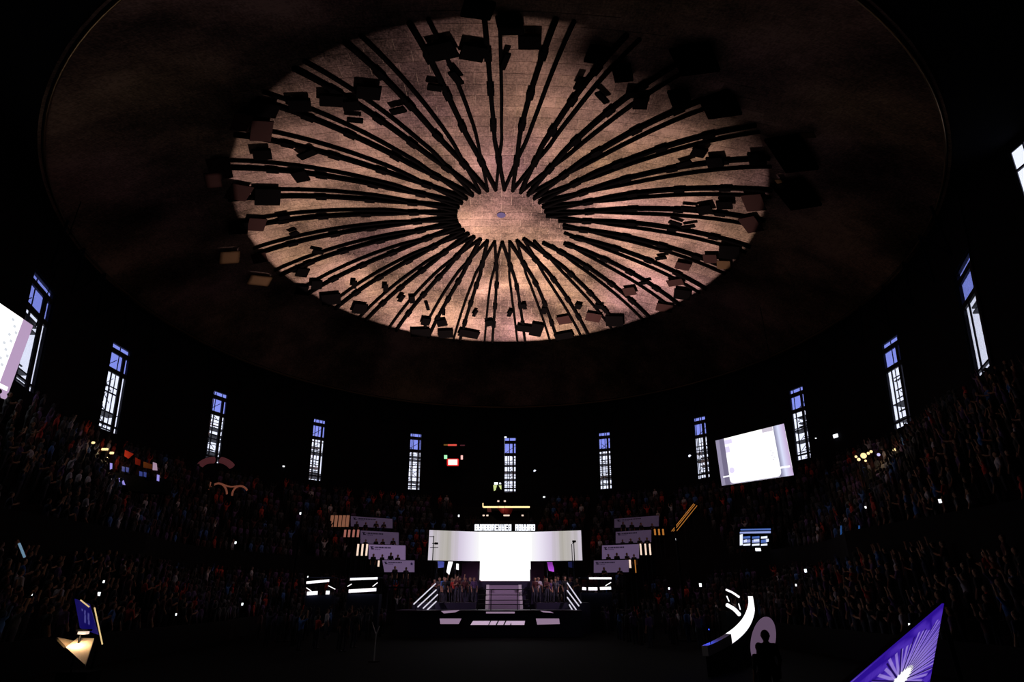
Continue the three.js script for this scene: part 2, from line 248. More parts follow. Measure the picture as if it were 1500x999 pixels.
// ---------------------------------------------------------------- stage
const led = thing('led_wall', 'huge white T-shaped LED wall glowing at the back of the stage', 'screen', pix(740, 850, 52).setY(0));
{
  const wing = picture(256, 64, (c, w, h) => {
    const g = c.createLinearGradient(0, 0, w, 0); g.addColorStop(0, '#cfc6d6'); g.addColorStop(0.35, '#b9b4ad'); g.addColorStop(0.6, '#d6cbe0'); g.addColorStop(0.85, '#f4eefc'); g.addColorStop(1, '#ffffff'); c.fillStyle = g; c.fillRect(0, 0, w, h);
    c.fillStyle = 'rgba(120,120,95,0.16)'; for (let i = 0; i < 40; i++) c.fillRect((i * 37) % 150, 0, 1 + i % 2, h);
  });
  const wm = glow('wingPicture', 1, 1, 1, 0.95, wing), cm = glow('screenWhite', 1, 1, 1, 1.7), cab = M.blackPaint;
  const y1 = pix(740, 779, 52).y, ym = pix(740, 822, 52).y, y0 = pix(740, 850, 52).y;
  const xl = pix(702, 800, 52).x, xr = pix(778, 800, 52).x;
  const P = (px, d, y) => { const p = pix(px, 800, d); return V(p.x, y, p.z); };
  const cols = (a, b, da, db, n) => { const l = []; for (let i = 0; i <= n; i++) l.push([a + (b - a) * i / n, da + (db - da) * Math.pow(i / n, 1.0)]); return l; };
  const L = [[628, 50.6], [646, 51.0], [665, 51.4], [684, 51.75], [702, 52]], R = [[778, 52], [796, 51.75], [815, 51.4], [834, 51.0], [852, 50.6]];
  const wingGeo = (l, flip) => merged(l.slice(0, -1).map((a, i) => { const b = l[i + 1], g = slab(P(a[0], a[1], y1), P(b[0], b[1], y1), P(b[0], b[1], ym), P(a[0], a[1], ym), 0, 0.05), uv = g.attributes.uv; for (let k = 0; k < uv.count; k++) { const u = (i + uv.getX(k)) / (l.length - 1); uv.setX(k, flip ? 1 - u : u); } return g; }));
  part(led, 'wing_display', wingGeo(L, false), wm, 'pale grey to white wing of the screen');
  part(led, 'wing_display', wingGeo(R, true), wm, 'pale grey to white wing of the screen');
  part(led, 'centre_display', slab(P(702, 52, y1), P(778, 52, y1), P(778, 52, y0), P(702, 52, y0), 0, 0.05), cm, 'pure white centre of the screen');
  for (const l of [L, R]) part(led, 'cabinet', merged(l.slice(0, -1).map((a, i) => { const b = l[i + 1]; return slab(P(a[0], a[1], y1 + 0.05), P(b[0], b[1], y1 + 0.05), P(b[0], b[1], ym - 0.05), P(a[0], a[1], ym - 0.05), 0.06, 0.4); })), cab);
  part(led, 'cabinet', slab(P(702, 52, y1 + 0.05), P(778, 52, y1 + 0.05), P(778, 52, y0), P(702, 52, y0), 0.06, 0.4), cab);
  for (const px of [640, 668, 812, 840]) { const d = px < 740 ? 51.3 : 51.3, b = P(px, d + 0.55, 0); part(led, 'support_post', rod(V(b.x, 0, b.z), V(b.x, ym + 1, b.z), 0.08), M.darkSteel); }
  const mid = V((xl + xr) / 2, (y0 + y1) / 2, pix(740, 800, 52).z + 0.1);
  area(mid, V(mid.x, mid.y - 2, 30), xr - xl, y1 - y0, 1, 0.97, 1, 0.2);
  area(V(mid.x, (ym + y1) / 2, mid.z + 0.4), V(mid.x, mid.y, 30), 13, y1 - ym, 1, 0.95, 1, 0.1);
}
// glowing sign letters standing on the screen
{
  const A = pix(695, 779, 52), B = pix(785, 779, 52), H = pix(740, 770, 52).y - A.y, base = V((A.x + B.x) / 2, A.y + 0.07, A.z - 0.1);
  const sign = thing('roof_sign', 'row of glowing blue white block letters standing on the LED wall', 'sign', base);
  part(sign, 'rail', box(B.x - A.x + 0.2, 0.06, 0.14, base.x, base.y, base.z - 0.05), M.blackPaint);
  const lm = glow('signWhite', 0.86, 0.90, 1.0, 1.9), w = (B.x - A.x) / 18.2, t = 0.085;
  for (let i = 0; i < 18; i++) {
    if (i === 11) continue;
    const x = A.x + (i + (i > 11 ? 0.1 : 0.05)) * w, y = base.y + 0.04, h = H, s = Math.floor(rnd() * 4), l = [];
    l.push(box(t, h, 0.08, x + t / 2, y + h / 2, base.z));
    if (s !== 1) l.push(box(w * 0.86, t, 0.08, x + w * 0.43, y + h - t / 2, base.z));
    if (s !== 2) l.push(box(w * 0.86, t, 0.08, x + w * 0.43, y + t / 2, base.z));
    if (s !== 0) l.push(box(t, h, 0.08, x + w * 0.86 - t / 2, y + h / 2, base.z));
    l.push(box(w * 0.7, t, 0.08, x + w * 0.42, y + h / 2, base.z));
    part(sign, 'letter', merged(l), lm);
  }
}
let floodFixture; const outsidePatches = [];
// floodlight fixture behind the stage screen
{
  const t = thing('floodlight', 'black floodlight on a short mast behind the LED wall aimed at the dome', 'floodlight', V(FLOOD.x, 0, FLOOD.z));
  part(t, 'mast', rod(V(FLOOD.x, 0, FLOOD.z), V(FLOOD.x, FLOOD.y - 0.42, FLOOD.z), 0.08), M.darkSteel);
  part(t, 'housing', new THREE.CylinderGeometry(0.3, 0.2, 0.36, 20, 1, true).translate(FLOOD.x, FLOOD.y - 0.2, FLOOD.z), M.blackPaint);
  { const dir = V(16, 31.5, 25.5).sub(FLOOD).normalize(), c = FLOOD.clone().add(V(0, 0.1, 0)).addScaledVector(dir, 0.13), g = new THREE.BoxGeometry(0.058, 0.05, 0.004); g.applyMatrix4(new THREE.Matrix4().lookAt(c, FLOOD, V(0, 1, 0))); part(t, 'added_flap', g.translate(c.x, c.y, c.z), M.blackPaint, 'unseen black flap added to shade part of the beam'); part(t, 'flap_arm', rod(V(FLOOD.x + 0.17, FLOOD.y - 0.03, FLOOD.z + 0.12), c, 0.005, 5), M.blackPaint); }  // unseen flap, added to darken one side of the dome
  floodFixture = t;
  part(t, 'yoke', box(0.7, 0.06, 0.1, FLOOD.x, FLOOD.y - 0.42, FLOOD.z), M.blackPaint);
  part(t, 'lens', new THREE.CylinderGeometry(0.2, 0.2, 0.03, 20).translate(FLOOD.x, FLOOD.y - 0.06, FLOOD.z), glow('floodLens', 1, 0.8, 0.6, 3));
}
// decks, stairs and front fascia
const DECK = pix(740, 852, 50).y, FLANK = 2.05, LOW = 1.62;
{
  const st = thing('stage', 'dark stepped stage with lilac carpet stairs before the LED wall', 'stage', V(-0.3, 0, -3));
  const X = (px, d) => pix(px, 870, d).x;
  part(st, 'upper_deck', box(X(800, 50) - X(680, 50), DECK, 3.4, (X(800, 50) + X(680, 50)) / 2, DECK / 2, 46 - 51.3), M.stageDeck);
  part(st, 'flank_deck', box(4.6, FLANK, 5, X(655, 49), FLANK / 2, 46 - 49), M.stageDeck);
  part(st, 'flank_deck', box(3.9, FLANK, 5, X(820, 49), FLANK / 2, 46 - 49), M.stageDeck);
  part(st, 'lower_deck', box(12.6, LOW, 3.6, -0.6, LOW / 2, 46 - 45), M.stageDeck);
  const n = 6; for (let i = 0; i < n; i++) { const y = LOW + (DECK - LOW) * (i + 1) / (n + 1), z = 46 - 46.6 - i * 0.5, xa = X(716, 47), xb = X(761, 47); part(st, 'stair_step', box(xb - xa, y, 0.5, (xa + xb) / 2, y / 2, z - 0.25), M.carpet); for (const s of [xa - 0.12, xb + 0.12]) part(st, 'stair_edge', box(0.22, y + 0.03, 0.5, s, (y + 0.03) / 2, z - 0.25), M.white); }
  part(st, 'fascia', box(12.6, 0.12, 0.1, -0.6, LOW - 0.06, 46 - 43.14), M.plum);
  for (const [a, b] of [[675, 702], [778, 798]]) part(st, 'recess_wall', slab(V(X(a, 51.6), pix(740, 822, 52).y, 46 - 51.9), V(X(b, 51.6), pix(740, 822, 52).y, 46 - 51.9), V(X(b, 51.6), 0.2, 46 - 51.9), V(X(a, 51.6), 0.2, 46 - 51.9), 0, 0.1), M.plum);
  part(st, 'edge_light', box(X(776, 51.5) - X(704, 51.5), 0.06, 0.06, (X(776, 51.5) + X(704, 51.5)) / 2, DECK + 0.1, 46 - 51.2), glow('edgeLight', 1, 0.9, 0.95, 0.9));
  for (const x of [X(700, 50), X(777, 50)]) for (const z of [-3.85, -3.7]) part(st, 'post', rod(V(x, DECK, z), V(x, DECK + 0.9, z), 0.03), M.darkSteel);
}
{ // crowd barrier bars across the stairs
  const t = thing('barrier', 'low dark barrier of horizontal bars across the foot of the carpet stairs', 'barrier', pix(738, 885, 44.2).setY(LOW));
  const a = pix(700, 870, 44.2), b = pix(777, 870, 44.2);
  for (const y of [0.35, 0.62, 0.95, 1.3]) part(t, 'bar', rod(V(a.x, LOW + y, a.z), V(b.x, LOW + y, b.z), 0.025), M.darkSteel);
  for (const x of [a.x, (a.x * 3 + b.x) / 4, (a.x + b.x * 3) / 4, b.x]) part(t, 'post', rod(V(x, LOW, a.z), V(x, LOW + 1.32, a.z), 0.03), M.darkSteel);
}
// two slim towers with wash lamps aimed at the stage
for (const [x, where] of [[-12.8, 'on the white box stall side'], [11.6, 'on the curved ramp side']]) {
  const z = 6.5, y = 8.4, t = thing('wash_light_tower', 'slim black tower with a lilac wash lamp ' + where, 'light tower', V(x, 0, z));
  part(t, 'base_plate', box(0.9, 0.06, 0.9, x, 0.03, z), M.blackPaint); part(t, 'pole', rod(V(x, 0, z), V(x, y, z), 0.06), M.blackPaint);
  const aim = V(x < 0 ? -2.4 : 1.6, 2.4, -2.6), dir = aim.clone().sub(V(x, y, z)).normalize(), face = (g) => g.applyQuaternion(new THREE.Quaternion().setFromUnitVectors(V(0, 1, 0), dir)).translate(x, y + 0.2, z);
  part(t, 'lamp_housing', face(new THREE.CylinderGeometry(0.2, 0.15, 0.5, 16, 1, true)), M.blackPaint); part(t, 'lens', face(new THREE.CylinderGeometry(0.17, 0.17, 0.02, 16).translate(0, 0.12, 0)), glow('washLens', 1, 0.7, 1, 1.2));
  const l = new THREE.SpotLight(new THREE.Color().setRGB(1, 0.72, 0.95), 260, 0, 0.27, 0.8, 2); l.position.set(x, y + 0.2, z).addScaledVector(dir, 0.16); l.target.position.copy(aim); l.castShadow = true; l.shadow.radius = 4; l.name = numbered('wash_light'); scene.add(l, l.target);
}
// luminous tiles on the front of the stage
{
  const lil = glow('tileLilac', 0.36, 0.24, 0.36, 0.75), pnk = glow('tileCentre', 0.85, 0.62, 0.85, 0.62), d = 43.05;
  const tile = (name, label, pts, m) => { const [tl, tr, br, bl] = pts.map((p) => pix(p[0], p[1], d)); const t = thing(name, label, 'light panel', bl.clone().add(br).multiplyScalar(0.5)); part(t, 'diffuser', slab(tl, tr, br, bl, 0, 0.03), m); part(t, 'tray', slab(tl.clone().add(V(-0.04, 0.04, 0)), tr.clone().add(V(0.04, 0.04, 0)), br.clone().add(V(0.04, -0.04, 0)), bl.clone().add(V(-0.04, -0.04, 0)), 0.035, 0.09), M.blackPaint); };
  tile('light_tile', 'lilac lit tile on the stage front on the side of the white box stalls', [[644, 906], [676, 906], [672, 914], [645, 914]], lil);
  tile('light_tile', 'lilac lit tile on the stage front on the side of the curved ramp', [[785, 906], [819, 906], [820, 914], [787, 915]], lil);
  tile('light_strip', 'thin lilac strip light above the middle of the stage front', [[712, 896], [754, 896], [754, 898.5], [712, 898.5]], lil);
  for (const [a, b, w] of [[690, 716, 3], [717.5, 727, 2], [729, 738, 2], [740, 748, 2], [750, 769, -1]]) tile('light_tile', 'pinkish white slanted tile in the middle of the stage front', [[a + w, 909.5], [b + (w > 0 ? 2 : 0), 909.5], [b - 1, 915.5], [a - 1, 915.5]], pnk);
  tile('light_strip', 'small slanted lilac strip beside the carpet barrier, stall side', [[646, 895], [674, 893.5], [667, 897], [650, 898.5]], lil);
  tile('light_strip', 'small slanted lilac strip beside the carpet barrier, ramp side', [[791, 894.5], [806, 895.5], [811, 898], [796, 897]], lil);
}
for (const t of scene.children.filter((o) => o.name.startsWith('light_tile'))) if (/middle/.test(t.userData.label)) t.userData.group = 'slanted tiles of the stage front';
// slanted steel rails beside the stage, the light on them put in as glow
for (const [side, ls] of [['white box stall', [[606, 885, 638, 855], [612, 889, 639, 864], [620, 891, 641, 871], [621, 898, 639, 881]]], ['curved ramp', [[851, 883, 831, 854], [848, 887.5, 831, 865], [844, 893, 831, 875], [841, 898, 834, 886]]]]) {
  const rm = M.railGlow ?? glow('railGlow', 0.75, 0.72, 0.85, 0.85), pts = ls.map((l, i) => [pix(l[0], l[1], 44.6 - i * 0.1), pix(l[2], l[3], 46.6 - i * 0.1)]);
  const t = thing('glow_handrail', 'four slanted rails with the light on them put in as glow on the stage stairs on the ' + side + ' side', 'handrail', pts[3][0].clone().setY(0));
  for (const [a, b] of pts) part(t, 'rail', rod(a, b, 0.045, 8), rm);
  for (const f of [0.1, 0.9]) { const p = pts[0][0].clone().lerp(pts[0][1], f); part(t, 'post', rod(V(p.x, Math.abs(p.x + 0.6) < 6.3 ? LOW : 0, p.z), p, 0.035), M.darkSteel); }
}
// masts before the wings of the screen
for (const [px, top, bot, arms, side] of [[635.5, 785, 822, [[629, 786, 635, 786], [633, 796, 640, 797], [630, 802, 642, 802]], 'left'], [840.5, 795, 838, [[838, 796, 842, 794]], 'right']]) {
  const a = pix(px, top, 49.4), b = pix(px, bot, 49.4), t = thing('lamp_mast', side === 'left' ? 'thin black mast with three short arms before the screen wing' : 'thin black double mast with one small head before the screen wing', 'mast', V(b.x, 0, b.z));
  part(t, 'pole', rod(V(a.x, 0, a.z), a, 0.035), M.blackPaint);
  if (side === 'right') part(t, 'pole', rod(V(a.x - 0.17, 0, a.z), V(a.x - 0.17, a.y - 0.1, a.z), 0.03), M.blackPaint);
  for (const l of arms) part(t, 'arm', rod(pix(l[0], l[1], 49.4), pix(l[2], l[3], 49.4), 0.03), M.blackPaint);
  const h = pix(arms[side === 'left' ? 1 : 0][2] - 1, arms[side === 'left' ? 1 : 0][3], 49.4); part(t, 'lamp_head', box(0.3, 0.16, 0.2, h.x, h.y + 0.05, h.z, 0.04), M.blackPaint);
}
// lit things behind the stage
{
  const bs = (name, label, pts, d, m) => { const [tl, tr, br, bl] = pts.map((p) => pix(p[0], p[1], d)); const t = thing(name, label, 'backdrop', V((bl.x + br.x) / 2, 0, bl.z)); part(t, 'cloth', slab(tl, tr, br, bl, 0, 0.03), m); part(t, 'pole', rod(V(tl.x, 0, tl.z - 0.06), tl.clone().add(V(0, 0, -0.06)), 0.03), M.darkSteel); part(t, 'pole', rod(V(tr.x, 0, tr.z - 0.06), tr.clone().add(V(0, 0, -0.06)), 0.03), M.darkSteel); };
  bs('stage_drape', 'blue drape under the wing of the LED wall', [[641, 821], [651, 821], [650, 831], [642, 832]], 55, mat('drapeBlue', 0.12, 0.15, 0.62, 0.9));
  bs('glowing_backdrop', 'slanted white shape with its light put in as glow under the wing of the LED wall', [[657, 821], [664, 821], [658, 842], [654, 838]], 55, M.daywhite);  // bright shapes, no lamps; their light is put into the glowing material
  bs('glowing_backdrop', 'small square white shape with its light put in as glow next to the slanted one', [[666, 825], [672, 826], [672, 835], [667, 834]], 55, M.daywhite);
  bs('stage_drape', 'purple drape under the wing of the LED wall', [[801, 823], [809, 823], [813, 838], [804, 836]], 54.5, mat('drapePurple', 0.42, 0.07, 0.6, 0.9));
  bs('stage_drape', 'dim blue drape under the outer end of the LED wing', [[832, 822], [840, 822], [840, 832], [833, 831]], 54.5, mat('drapeDim', 0.06, 0.08, 0.35, 0.9));
}
const ledges = [];
for (const [px, py, where] of [[643, 836, 'the blue drape'], [809, 842, 'the purple drape']]) {  // unseen lamps, added to brighten the drapes
  const p = pix(px, py, 53.6), t = thing('added_drape_lamp', 'small black lamp on a stem added to brighten ' + where, 'lamp', V(p.x, 0, p.z)); part(t, 'stem', rod(V(p.x, 0, p.z), p, 0.02, 6), M.blackPaint); part(t, 'lens', new THREE.SphereGeometry(0.05, 10, 8).translate(p.x, p.y + 0.04, p.z - 0.03), glow('drapeLens', 0.8, 0.8, 1, 0.8)); part(t, 'shield', box(0.2, 0.18, 0.02, p.x, p.y + 0.05, p.z + 0.08), M.blackPaint);
  const l = new THREE.PointLight(new THREE.Color().setRGB(0.95, 0.9, 1), 3, 0, 2); l.position.set(p.x, p.y + 0.1, p.z - 0.1); l.castShadow = true; l.name = numbered('added_drape_light'); scene.add(l);
}
// stepped white banners beside the stage, purple light on them put in as glow
{
  const text = (flip) => picture(256, 96, (c, w, h) => { c.fillStyle = '#ffffff'; c.fillRect(0, 0, w, h); c.fillStyle = '#2a2140'; c.fillRect(12, 12, 22, 6); c.fillRect(18, 18, 8, 14); c.fillRect(26, 24, 10, 8); let x = 42; for (let i = 0; i < 11; i++) { const l = 5 + (i * 7) % 6; c.fillRect(x, 13, l, 10); x += l + 3; } x = 42; c.fillStyle = '#6a6080'; for (let i = 0; i < 6; i++) { const l = 4 + (i * 5) % 5; c.fillRect(x, 28, l, 6); x += l + 3; } if (flip) { c.fillStyle = '#4a3a70'; c.beginPath(); c.arc(232, 26, 9, 0, 7); c.fill(); c.fillRect(224, 32, 18, 6); } });
  const tA = text(false), tB = text(true);
  const mk = (name, pts, d, k, map) => {
    const [tl, tr, br, bl] = pts.map((p) => pix(p[0], p[1], d));
    const m = new THREE.MeshStandardMaterial({ roughness: 0.7, map, emissiveMap: map }); m.color.setRGB(0.12, 0.11, 0.13); m.emissive.setRGB(0.115 * k, 0.075 * k, 0.15 * k); m.name = 'banner with glow put in';  // emissive carries the purple light that falls on each banner
    const t = thing('glow_banner', name, 'banner', V((bl.x + br.x) / 2, bl.y, bl.z)); part(t, 'face', slab(tl, tr, br, bl, 0, 0.04), m);
    ledges.push([bl.clone(), br.clone()]); part(t, 'ledge', box(br.x - bl.x, 0.1, 1.2, (bl.x + br.x) / 2, bl.y - 1.3, bl.z + 0.65), M.blackPaint);
    part(t, 'banner_casing', slab(tl.clone().add(V(0, 0.05, 0)), tr.clone().add(V(0, 0.05, 0)), br.clone().add(V(0, -0.05, 0)), bl.clone().add(V(0, -0.05, 0)), 0.05, 0.45), M.blackPaint);
    part(t, 'bracket', rod(bl.clone().add(V(0.4, -0.02, -0.25)), V(bl.x + 0.4, Math.max(0, Math.min(bl.y - 0.3, standTop(bl.x + 0.4, bl.z - 0.25))), bl.z - 0.25), 0.06), M.darkSteel); part(t, 'bracket', rod(br.clone().add(V(-0.4, -0.02, -0.25)), V(br.x - 0.4, Math.max(0, Math.min(br.y - 0.3, standTop(br.x - 0.4, br.z - 0.25))), br.z - 0.25), 0.06), M.darkSteel);
  };
  const nth = ['topmost', 'second from top', 'third from top', 'lowest'];
  [[[514, 756], [575, 760], [575, 774], [514, 771]], [[528, 777], [584, 780], [584, 798], [528, 796]], [[540, 797.5], [594, 799], [594, 820], [540, 819]], [[560, 820.5], [607, 821], [607, 838], [563, 838]]].forEach((p, i) => mk(nth[i] + ' of the stepped banners with lilac light put in as glow on the white box stall side', p, [66, 63, 60, 57][i], [0.3, 0.42, 1.25, 0.95][i], i === 3 ? tB : tA));
  [[[900, 760], [965, 755], [965, 771], [900, 773]], [[902, 779], [954, 776], [954, 794], [902, 796]], [[882, 799], [936, 797], [936, 818], [882, 819]], [[870, 821], [921, 820], [921, 838], [870, 839]]].forEach((p, i) => mk(nth[i] + ' of the stepped banners with lilac light put in as glow on the curved ramp side', p, [66, 63, 60, 57][i], [0.22, 0.36, 0.8, 0.62][i], tA));
}
// upright light tubes beside the banners
{
  const dimPink = glow('tubePink', 0.42, 0.15, 0.12, 0.7), dimBrown = glow('tubeBrown', 0.30, 0.12, 0.07, 0.65), amber = glow('tubeAmber', 0.6, 0.22, 0.04, 0.6);
  const tubeLight = (px, y0, y1, d, r, m, label, group) => { const a = pix(px, y0, d), b = pix(px, y1, d); b.x = a.x; b.z = a.z; const t = thing('light_tube', label, 'light tube', b, group); part(t, 'diffuser', rod(a, b, r, 10), m); part(t, 'socket', rod(b.clone().add(V(0, -0.25, 0)), b, r * 1.2, 10), M.blackPaint); part(t, 'post', rod(V(b.x, Math.max(0, Math.min(standTop(b.x, b.z), b.y - 0.4)), b.z), b.clone().add(V(0, -0.2, 0)), r * 0.5, 6), M.darkSteel); };
  for (const x of [487, 493, 499, 504.5, 510]) tubeLight(x, 755, 772, 66, 0.16, dimBrown, 'dim reddish brown upright light tube by the topmost banner', 'brown light tubes');
  for (const x of [506, 512, 518.5, 525]) tubeLight(x, 776, 787, 63, 0.11, dimPink, 'dusky pink upright light tube by the second banner', 'pink light tubes');
  for (const x of [525, 531.5, 538]) tubeLight(x, 797, 814, 60, 0.09, M.cream, 'bright cream upright light tube by the third banner, white box stall side', 'cream light tubes, stall side');
  tubeLight(555, 821, 830, 57, 0.08, M.cream, 'short cream light tube by the lowest banner, white box stall side');
  for (const x of [938, 945, 951.5]) tubeLight(x, 796.5, 813, 60, 0.08, M.cream, 'bright cream upright light tube by the third banner, curved ramp side', 'cream light tubes, ramp side');
  for (const x of [959, 965, 971]) tubeLight(x, 775, 784, 63, 0.09, amber, 'dim amber upright light tube by the second banner', 'amber light tubes');
  tubeLight(922.5, 820, 832, 57, 0.09, M.cream, 'bright cream light tube at the end of the lowest banner, curved ramp side');
  tubeLight(930, 820, 839, 57, 0.05, amber, 'thin amber light tube beside the lowest banner, curved ramp side');
  const r = thing('amber_handrail', 'slanted amber lit double handrail climbing the stand beside the banners', 'handrail', pix(990, 772, 60));
  for (const o of [0, 2.6, 7]) part(r, 'rail', rod(pix(984 + o, 778, 58), pix(1016 + o * 0.7, 738 + o * 0.4, 64), 0.035), amber);
  for (const f of [0.1, 0.5, 0.9]) { const p = pix(984, 778, 58).lerp(pix(1016, 738, 64), f); part(r, 'post', rod(V(p.x, Math.min(standTop(p.x, p.z), p.y - 0.5), p.z), p, 0.03), M.darkSteel); }
}
// white edged box stalls
{
  const stall = (label, d, bars, foot) => {
    const c = pix((foot[0] + foot[1]) / 2, 872, d), w = pix(foot[1], 872, d).x - pix(foot[0], 872, d).x, t = thing('light_box_stall', label, 'stall', V(c.x, 0, c.z - 0.5));
    part(t, 'counter', box(w, pix(750, foot[2], d).y, 1.2, c.x, pix(750, foot[2], d).y / 2, c.z - 0.75), M.navySteel);
    for (const [x0, y0, x1, y1, h, dz] of bars) part(t, 'light_bar', bar(pix(x0, y0, d), pix(x1, y1, d + (dz ?? 0)), 0.1, h), M.daywhite);
    for (const x of [c.x - w / 2 + 0.08, c.x + w / 2 - 0.08]) part(t, 'post', box(0.08, pix(750, 846, d).y, 0.08, x, pix(750, 846, d).y / 2, c.z - 1.2), M.blackPaint);
    part(t, 'roof', box(w, 0.07, 1.2, c.x, pix(750, 846, d).y, c.z - 0.75), M.navySteel);
  };
  stall('white edged box stall with a gap in its lower bar', 50, [[449, 853.5, 482, 850.5, 0.18], [450, 869.5, 465, 868.5, 0.26], [477.5, 868, 482.5, 868, 0.26], [449, 861, 456, 866, 0.05], [481, 858, 491, 863, 0.05]], [447, 486, 872]);
  stall('wide white edged box stall nearest the lowest banner', 50, [[513, 848.5, 553, 847, 0.16], [511, 866, 551, 863.5, 0.24], [509, 859, 515, 855.5, 0.05], [546, 859, 553, 853.5, 0.05]], [508, 555, 870]);
  stall('white edged box stall with three lower bars beside the stage', 50, [[863, 847, 895.5, 847, 0.14], [853, 862, 858.5, 862.5, 0.2], [862, 862.5, 875, 862.5, 0.22], [879, 862, 895, 861.5, 0.2], [887, 858, 895, 853, 0.05]], [852, 897, 868]);
  const t = thing('curved_light_stall', 'stall with two white slanted bars inside the curved white ramp edge', 'stall', pix(1073, 900, 31).setY(0));
  part(t, 'light_bar', tube([pix(1064, 864, 31), pix(1073, 868, 30.6), pix(1082.5, 874.5, 30.2)], 0.05, 10), M.daywhite); part(t, 'light_bar', tube([pix(1065, 886, 31), pix(1075, 892, 30.6), pix(1083, 900, 30.2)], 0.09, 10), M.daywhite);
  part(t, 'light_bar', rod(pix(1064.5, 873, 31), pix(1068, 881, 31), 0.03), M.daywhite); part(t, 'light_bar', rod(pix(1082, 884, 30.2), pix(1084.5, 893, 30.2), 0.025), M.daywhite);
  const p = pix(1073, 895, 31.5); part(t, 'counter', box(1.0, p.y, 0.8, p.x, p.y / 2, p.z), M.blackPaint);
  for (const q of [pix(1064, 864, 31.1), pix(1082.5, 874.5, 30.3)]) part(t, 'post', rod(V(q.x, 0, q.z), q, 0.03), M.blackPaint);
  // curved ramp edge
  const r = thing('curved_ramp_edge', 'broad curved glowing white edge of a ramp with a blue lamp added at its tail', 'ramp', pix(1085, 920, 26).setY(0));
  const way = new THREE.CatmullRomCurve3([pix(1099, 872, 30.5), pix(1100, 884, 29), pix(1094, 902, 27.3), pix(1082, 917, 25.8), pix(1066, 929, 24.6), pix(1048, 939, 23.6), pix(1032, 946, 22.8)]);
  const strip = (a, b, w, n, dy = 0) => { const l = []; for (let i = 0; i < n; i++) { const q = [a + (b - a) * i / n, a + (b - a) * (i + 1) / n].map((u) => { const p = way.getPoint(u), t = way.getTangent(u), s = V(-t.z, 0, t.x).normalize(); return [p.clone().addScaledVector(s, -w / 2), p.clone().addScaledVector(s, w / 2)]; }); const top = [q[0][0], q[0][1], q[1][1], q[1][0]].map((v) => v.clone().add(V(0, dy, 0))); l.push(hexa([...top, ...top.map((v) => v.clone().add(V(0, -0.32, 0)))])); } return merged(l); };
  part(r, 'white_edge', strip(0.02, 0.66, 0.22, 14), M.daywhite, 'bright white lit part of the edge');
  part(r, 'painted_edge', strip(0.66, 0.80, 0.22, 4), M.white, 'white painted unlit part of the edge');
  part(r, 'painted_edge', strip(0.80, 1.0, 0.22, 5), M.white, 'white painted tail of the edge');
  { const p = way.getPoint(0.9).add(V(-0.1, 0.45, 0.25)); part(r, 'added_blue_lamp', new THREE.SphereGeometry(0.03, 10, 8).translate(p.x, p.y, p.z), glow('addedLampBlue', 0.05, 0.1, 0.9, 0.5)); part(r, 'lamp_stem', rod(V(p.x, 0, p.z), V(p.x, p.y - 0.02, p.z), 0.012, 6), M.blackPaint); const bl = new THREE.PointLight(new THREE.Color().setRGB(0.04, 0.09, 1.0), 0.9, 0, 2); bl.position.copy(p).add(V(0, 0.0, -0.05)); bl.castShadow = true; bl.shadow.radius = 2; bl.name = 'added_blue_light'; scene.add(bl); }  // unseen blue lamp, added to tint the tail of the edge
  const ws = []; for (let i = 0; i < 12; i++) { const a = way.getPoint(i / 12), b = way.getPoint((i + 1) / 12); const f = [V(a.x, 0, a.z), V(b.x, 0, b.z), b.clone().add(V(0, -0.33, 0)), a.clone().add(V(0, -0.33, 0))]; ws.push(hexa([...f, ...f.map((v) => v.clone().add(V(0.12, 0, 0)))])); }
  part(r, 'ramp_wall', merged(ws), M.navySteel);
}
